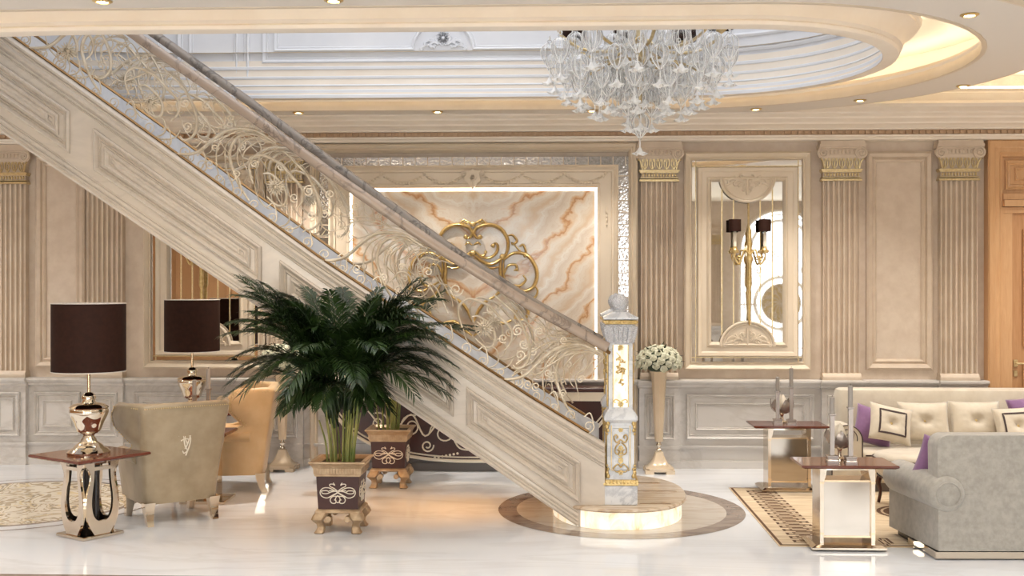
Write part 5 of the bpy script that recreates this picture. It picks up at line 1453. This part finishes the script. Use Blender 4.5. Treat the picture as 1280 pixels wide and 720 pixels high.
for a in ((rx0 + .01, ry0 + .01, rx1 - .01, ry0 + .035), (rx0 + .01, ry1 - .035, rx1 - .01, ry1 - .01), (rx0 + .01, ry0 + .035, rx0 + .03, ry1 - .035)): kb.box(a[0], a[2], a[1], a[3], .0055, .0066)
kb.build('key_border', M['rugbrown'], rg, 0)
cxr, cyr = P(1130, 640, 8.5)[0] + .12, 8.55
md = MB()
for r0, r1 in ((.30, .27), (.25, .16), (.10, .0)):
    vs, fs = tri_fill([ell(cxr, cyr, r0, r0, 40)] + ([ell(cxr, cyr, r1, r1, 40)] if r1 else []), .0067); md.add(vs, fs)
md.build('medallion', M['rugbrown'], rg, 0)

def scroll_arm(mb, x, y0, y1, r, zc_):
    mb.rings([[(x + r * 1.0 * math.cos(2 * PI * k / 24), y, zc_ + r * math.sin(2 * PI * k / 24)) for k in range(24)] for y in (y0, y0 + .02, y1)])
sf = thing('sofa', 'long beige sofa with dark piping and scroll arms along the wainscot at the right', 'sofa', (0, 0, .0078))
sx0 = P(1050, 486, 10.0)[0]; sx1 = sx0 + 2.7
bk = MB(); R = []
for z, y0, y1 in ((.16, 9.98, 10.16), (.50, 10.0, 10.20), (.74, 10.02, 10.22), (.785, 10.03, 10.215), (.80, 10.06, 10.19)):
    e = .05 if z < .76 else (.06 if z < .79 else .09)
    R.append([(sx0 + e - .05, y0 + .05, z), (sx0 + e, y0, z), (sx1 - e, y0, z), (sx1 - e + .05, y0 + .05, z), (sx1 - e + .05, y1, z), (sx0 + e - .05, y1, z)])
bk.rings(R).build('backrest', M['sofa'], sf, 50)
fy = 9.38
MB().bbox(sx0 + .02, sx1 - .02, fy + .03, 10.02, .07, .235, .02).build('seat_base', M['sofa'], sf, 40)
MB().bbox(sx0 + .05, sx1 - .05, fy + .01, 9.98, .235, .325, .025).build('seat_cushion', M['sofa'], sf, 50)
pp = MB()
pp.tube([(sx0 + .06, fy + .012, .245), (sx1 - .06, fy + .012, .245)], .004, 6); pp.tube([(sx0 + .06, fy + .010, .303), (sx1 - .06, fy + .010, .303)], .007, 6)
pp.build('piping', M['pipe'], sf, 60)
for sd, xa in ((-1, P(1059, 500, fy)[0]), (1, sx1 + .08)):
    a = MB(); r = .125; zc_ = .43
    arc = [(xa + r * math.cos(PI * k / 16), zc_ + r * math.sin(PI * k / 16)) for k in range(17)]
    poly = arc + [(xa - r, .09), (xa + r, .09)]
    a.prism(poly, fy, 9.70); am = a.build('armrest', M['sofa'], sf, 50)
    p_ = MB()
    p_.tube([(xa + r * math.cos(PI * k / 16), fy - .003, zc_ + r * math.sin(PI * k / 16)) for k in range(17)] + [(xa - r, fy - .003, .10)], .005, 6)
    p_.tube([(xa + r * .995, fy - .003, zc_), (xa + r * .995, fy - .003, .10)], .005, 6)
    p_.tube([(xa + q[0], fy - .004, zc_ + .02 + q[1]) for q in spiral(0, 0, .085, .012, -.3, 1.6, 40)], .004, 6)
    p_.build('piping', M['pipe'], am, 60)
MB().box(sx0 - .02, sx1 + .02, fy + .05, 10.0, .0, .07).build('plinth', M['darkbase'], sf, 0)

def make_pillow(label, loc, rot, w, h, th, m, button=False, border=None, name='cushion'):
    t = thing(name, label, 'cushion', loc, 0, 'cushions on the sofas'); t.rotation_euler = rot
    N = 18; top_, bot = [], []
    def zf(u, v):
        k = max(0, (1 - abs(u) ** 3.2)) ** .55 * max(0, (1 - abs(v) ** 3.2)) ** .55
        z = th * k
        if button:
            d = math.hypot(u, v); z -= th * .75 * math.exp(-(d / .22) ** 2)
            a = math.atan2(v, u); z -= th * .16 * (math.cos(a * 5 + 1) ** 8) * math.exp(-((d - .35) / .25) ** 2)
        return z
    vs = []; fs = []
    for s in (1, -1):
        for i in range(N + 1):
            for j in range(N + 1):
                u = -1 + 2 * i / N; v = -1 + 2 * j / N
                pin = 1 - .07 * (1 - v * v) , 1 - .07 * (1 - u * u)
                vs.append((u * w * pin[0], -s * zf(u, v) * (1 if s > 0 else .8), v * h * pin[1]))
    o_ = (N + 1) ** 2
    for s in (0, 1):
        for i in range(N):
            for j in range(N):
                a = s * o_ + i * (N + 1) + j; q = (a, a + 1, a + N + 2, a + N + 1)
                fs.append(q if s else q[::-1])
    mb = MB().add(vs, fs); b = mb.build('cover', m, t, 180)
    bm = bmesh.new(); bm.from_mesh(b.data); bmesh.ops.remove_doubles(bm, verts=bm.verts, dist=1e-5); bm.to_mesh(b.data); bm.free()
    if button: MB().sphere((0, -th * .22, 0), .017, 10, 7, 1, .7, 1).build('button', M['gold'], t, 60)
    if border:
        bd = MB(); k = .64
        pts = []
        for side in range(4):
            for i in range(10):
                q = -1 + 2 * i / 10; u, v = ((q, -1), (1, q), (-q, 1), (-1, -q))[side]
                u *= k; v *= k; pts.append((u * w * (1 - .07 * (1 - v * v)), -zf(u, v) - .002, v * h * (1 - .07 * (1 - u * u))))
        bd.tube(pts, .009, 6, True, flat=.4, up=(0, 1, 0)); bd.build('border_band', M['pipe'], t, 60)
    return t
def ps(px, py, Y): x, z = P(px, py, Y); return (x, Y, z)
lean = -.28
make_pillow('mauve cushion in the left corner of the long beige sofa', ps(1092, 533, 9.82), (lean, math.radians(14), 0), .17, .17, .06, M['purple'])
make_pillow('cream cushion with dark square border leaning at the sofa left end', ps(1113, 530, 9.66), (lean - .1, math.radians(12), .1), .19, .165, .06, M['sofa'], True, True)
make_pillow('buttoned cream cushion next to the dark bordered cushion, left of the two plain ones', ps(1155, 527, 9.82), (lean, 0, 0), .22, .175, .075, M['sofa'], True)
make_pillow('buttoned cream cushion, right of the two plain ones on the long sofa', ps(1219, 526, 9.82), (lean, 0, 0), .22, .175, .075, M['sofa'], True)
make_pillow('cream cushion with dark border cut by the right edge of the photo', ps(1272, 533, 9.66), (lean - .1, math.radians(-4), -.05), .19, .17, .06, M['sofa'], True, True)
make_pillow('mauve cushion at the right edge of the photo behind the bordered cushion', ps(1290, 520, 9.86), (lean, math.radians(-8), 0), .19, .17, .06, M['purple'])

# near sofa, seen from behind
ns = thing('sofa', 'stone grey velvet sofa seen from behind at the lower right corner', 'sofa', (G(1178, 703)[0], 7.10, .0), math.radians(2.0))
bk = MB(); Wd = 2.2; r = .07
R = []
for y, e in ((.0, .0), (.02, -.012), (.16, -.012), (.20, .012), (.215, .04)):
    e2 = max(0, e)
    o = [(e2, .055)] + [(e2 + r - r * math.cos(PI / 2 * k / 6), .775 - e2 - r + r * math.sin(PI / 2 * k / 6)) for k in range(7)] + [(Wd - e2 - r + r * math.sin(PI / 2 * k / 6), .775 - e2 - r + r * math.cos(PI / 2 * k / 6)) for k in range(7)] + [(Wd - e2, .055)]
    R.append([(x, y + (.03 * (z / .775) if True else 0), z) for x, z in o])
bk.rings(R).build('backrest', M['sofagrey'], ns, 50)
for sd, x0 in ((-1, -.02), (1, Wd - .20)):
    a = MB()
    if sd < 0:
        a.rings([[(-.0 + s * y, y, .055), (-.0 + s * y, y, .40), (.20, y, .40), (.20, y, .055)] for y, s in ((.012, -.09), (.74, -.09))])
        a.rings([[(.055 - .09 * y + rr * math.cos(2 * PI * k / 24), y, .41 + rr * math.sin(2 * PI * k / 24)) for k in range(24)] for y, rr in ((-.012, .085), (.0, .105), (.02, .112), (.7, .112), (.74, .10), (.75, .085))])
        a.tube([(.055 + .075 * math.cos(2 * PI * k / 24), -.014, .41 + .075 * math.sin(2 * PI * k / 24)) for k in range(24)], .004, 5, True)
    else:
        a.box(x0, x0 + .2, .03, .74, .055, .42)
    a.build('armrest', M['sofa'] if sd > 5 else M['sofagrey'], ns, 50)
MB().bbox(.14, Wd - .14, .15, .74, .055, .34, .02).build('seat_base', M['sofagrey'], ns, 40)
MB().bbox(.16, Wd - .16, .18, .75, .34, .43, .03).build('seat_cushion', M['sofagrey'], ns, 40)
MB().box(-.02, Wd, .0, .30, .008, .05).box(-.055, .05, .30, .40, .008, .05).build('plinth', M['chrome'], ns, 0)
MB().box(-.02, Wd - .05, .40, .70, .008, .055).build('rear_plinth', M['black'], ns, 0)
make_pillow('mauve cushion just showing left of the near grey sofa back', (ns.location.x + .135, 7.44, .54), (.2, math.radians(16), 0), .18, .17, .06, M['purple'])

# upholstered stool between the sofas
so = thing('armchair', 'low cream seat with dark curved legs between the two sofas', 'seat', (P(1128, 600, 8.75)[0] + .14, 8.75, .0085))
R = []
for z, w in ((.20, .26), (.23, .30), (.30, .335), (.38, .34), (.41, .32), (.425, .28)):
    R.append([(x, y, z) for x, y in sup(w, w * .8, 40, 3)])
MB().rings(R).build('seat', M['sofa'], so, 60)
pg = MB()
for z, w in ((.24, .312), (.38, .345)): pg.tube([(x, y, z) for x, y in sup(w, w * .8, 40, 3)], .006, 6, True)
pg.build('piping', M['pipe'], so, 60)
for sx in (-1, 1):
    for sy in (-1, 1):
        MB().tube([(sx * a, sy * a * .8, z) for a, z in crv([(.235, .26), (.262, .17), (.25, .09), (.262, .0)], 5)], [.026, .026, .025, .024, .022, .02, .018, .016, .015, .014, .013, .013, .013, .013, .013, .013], 8).build('leg', M['darkleg'], so, 50)
# ================================================================== DOWNLIGHTS, LAMPS, CAMERA
def light(name, typ, loc, energy, color, rot=(0, 0, 0), size=None, size_y=None, **k):
    l = bpy.data.lights.new(name, typ); l.energy = energy; l.color = color
    if typ == 'AREA':
        l.shape = 'RECTANGLE' if size_y else 'SQUARE'; l.size = size
        if size_y: l.size_y = size_y
    elif size is not None: l.shadow_soft_size = size
    for a, v in k.items(): setattr(l, a, v)
    o = bpy.data.objects.new(name, l); COL.objects.link(o); o.location = loc; o.rotation_euler = rot
    return o
WARM = (1.0, .80, .58); WARM2 = (1.0, .94, .86); COOL = (.95, .97, 1.0)
def make_downlight(label, loc):
    t = thing('downlight', label, 'ceiling light', loc, 0, 'downlights of the oval soffit')
    MB().lathe([(.052, .0), (.055, -.004), (.045, -.010), (.034, -.012), (.032, -.004), (.032, .004), (.052, .004)], (0, 0), 24).build('trim_ring', M['gold'], t, 50)
    MB().lathe([(0, -.006), (.030, -.006), (.030, .002), (0, .002)], (0, 0), 18).build('lens', M['lens'], t, 50)
    return t
DL = [((371, 139), 'small round downlight over the stair handrail, first from left along the back cornice'), ((546, 138), 'small round downlight above the onyx panel, under the white lunette'),
      ((740, 138), 'small round downlight just left of the chandelier tip'), ((945, 136), 'small round downlight above the right mirror'),
      ((1075, 125), 'small downlight on the curved soffit above the pilaster right of the sconce mirror'), ((1204, 107), 'small round downlight on the curved soffit, lower of the two at the far right'),
      ((1212, 18), 'small round downlight on the near curved soffit, upper right corner'), ((128, 1), 'small round downlight at the top edge of the photo, above the stair railing'),
      ((417, 0), 'small round downlight at the top edge of the photo, left of centre')]
dl0 = None
for i, ((px, py), lb) in enumerate(DL):
    x, y = G(px, py, ZC)
    if 100 < py: 
        r_ = math.hypot(max(0, x - SC1), y - SCY)
        if r_ < RO + .09: y += (RO + .10 - r_)
    elif y > 6.1: pass
    if py < 5: y = min(y, SCY - RO - .07)
    dl0 = make_downlight(lb, (x, y, ZC)) if dl0 is None else dup(dl0, (x, y, ZC), 0, lb)
    light('downlight_beam', 'SPOT', (x, y, ZC - .02), {371: 170, 546: 60, 740: 60, 945: 90, 128: 55, 417: 40, 1212: 55}.get(px, 55), WARM2, (0, 0, 0), .03, spot_size=(2.7 if py < 5 else 1.4 if py > 134 else 1.9), spot_blend=.8)
# added fill spots without fixtures, behind and beside the camera
for x in (-7.5, -4.2, -1.0, 2.2, 5.4):
    for y in (-2.2, 1.0, 4.6):
        light('hall_fill', 'SPOT', (x, y, 3.66), (70 if y < 3 else 66), (.97, .985, 1), (0, 0, 0), .10, spot_size=2.6, spot_blend=.9)
for x, y in ((5.3, 7.4), (5.0, 9.4), (-6.4, 7.2), (-6.4, 9.4), (7.2, 8.4)):
    light('hall_fill', 'SPOT', (x, y, 3.26), 120 if x > 0 else 130, (1, .98, .95), (0, 0, 0), .08, spot_size=2.4, spot_blend=.9)  # more added fill, brightening the left and right ends of the hall
# daylight through the arched windows of the front wall
for x in fwx:
    light('window_daylight', 'AREA', (x, YF - .32, 1.8), {-4.15: 190, -1.05: 110}.get(x, 66), ((.98, .97, .92) if x < 0 else (.84, .92, 1)), (PI / 2, 0, 0), 2.0, 3.3)
# skylight of the stair well
light('skylight', 'AREA', (-.95, SCY, 5.9), 50, COOL, (0, 0, 0), 5.4, 2.1)
# warm lamps under the stair
for fx in (-3.1, -2.3, -1.5, -.75):
    light('soffit_beam', 'SPOT', (fx, 8.58, zlow(fx) - .02), 9, (1, .50, .17), (0, 0, 0), .04, spot_size=2.2, spot_blend=.6)
# lamp bulbs in the table lamps
for T in (T1, T2): light('lamp_bulb', 'POINT', (T[0], T[1], 1.27), 18, WARM, (0, 0, 0), .04)
w = bpy.data.worlds.new('daylight'); SC.world = w; w.use_nodes = True
w.node_tree.nodes['Background'].inputs['Color'].default_value = (.88, .94, 1, 1); w.node_tree.nodes['Background'].inputs['Strength'].default_value = 1.5

cd = bpy.data.cameras.new('camera'); cam = bpy.data.objects.new('camera', cd); COL.objects.link(cam)
cd.sensor_width = 36; cd.lens = 36 * FPX / 1280; cam.location = (0, 0, EYE); cam.rotation_euler = (PI / 2, 0, YAW)
cd.clip_start = .05; cd.clip_end = 200
SC.camera = cam
SC.view_settings.view_transform = 'Standard'; SC.view_settings.look = 'None'; SC.view_settings.gamma = 1; SC.view_settings.use_curve_mapping = False
SC.view_settings.exposure = 0.55
SC.cycles.max_bounces = 8; SC.cycles.diffuse_bounces = 4; SC.cycles.glossy_bounces = 4; SC.cycles.transmission_bounces = 4; SC.cycles.transparent_max_bounces = 24
SC.cycles.caustics_reflective = False; SC.cycles.caustics_refractive = False; SC.cycles.sample_clamp_indirect = 6
SC.cycles.use_denoising = True
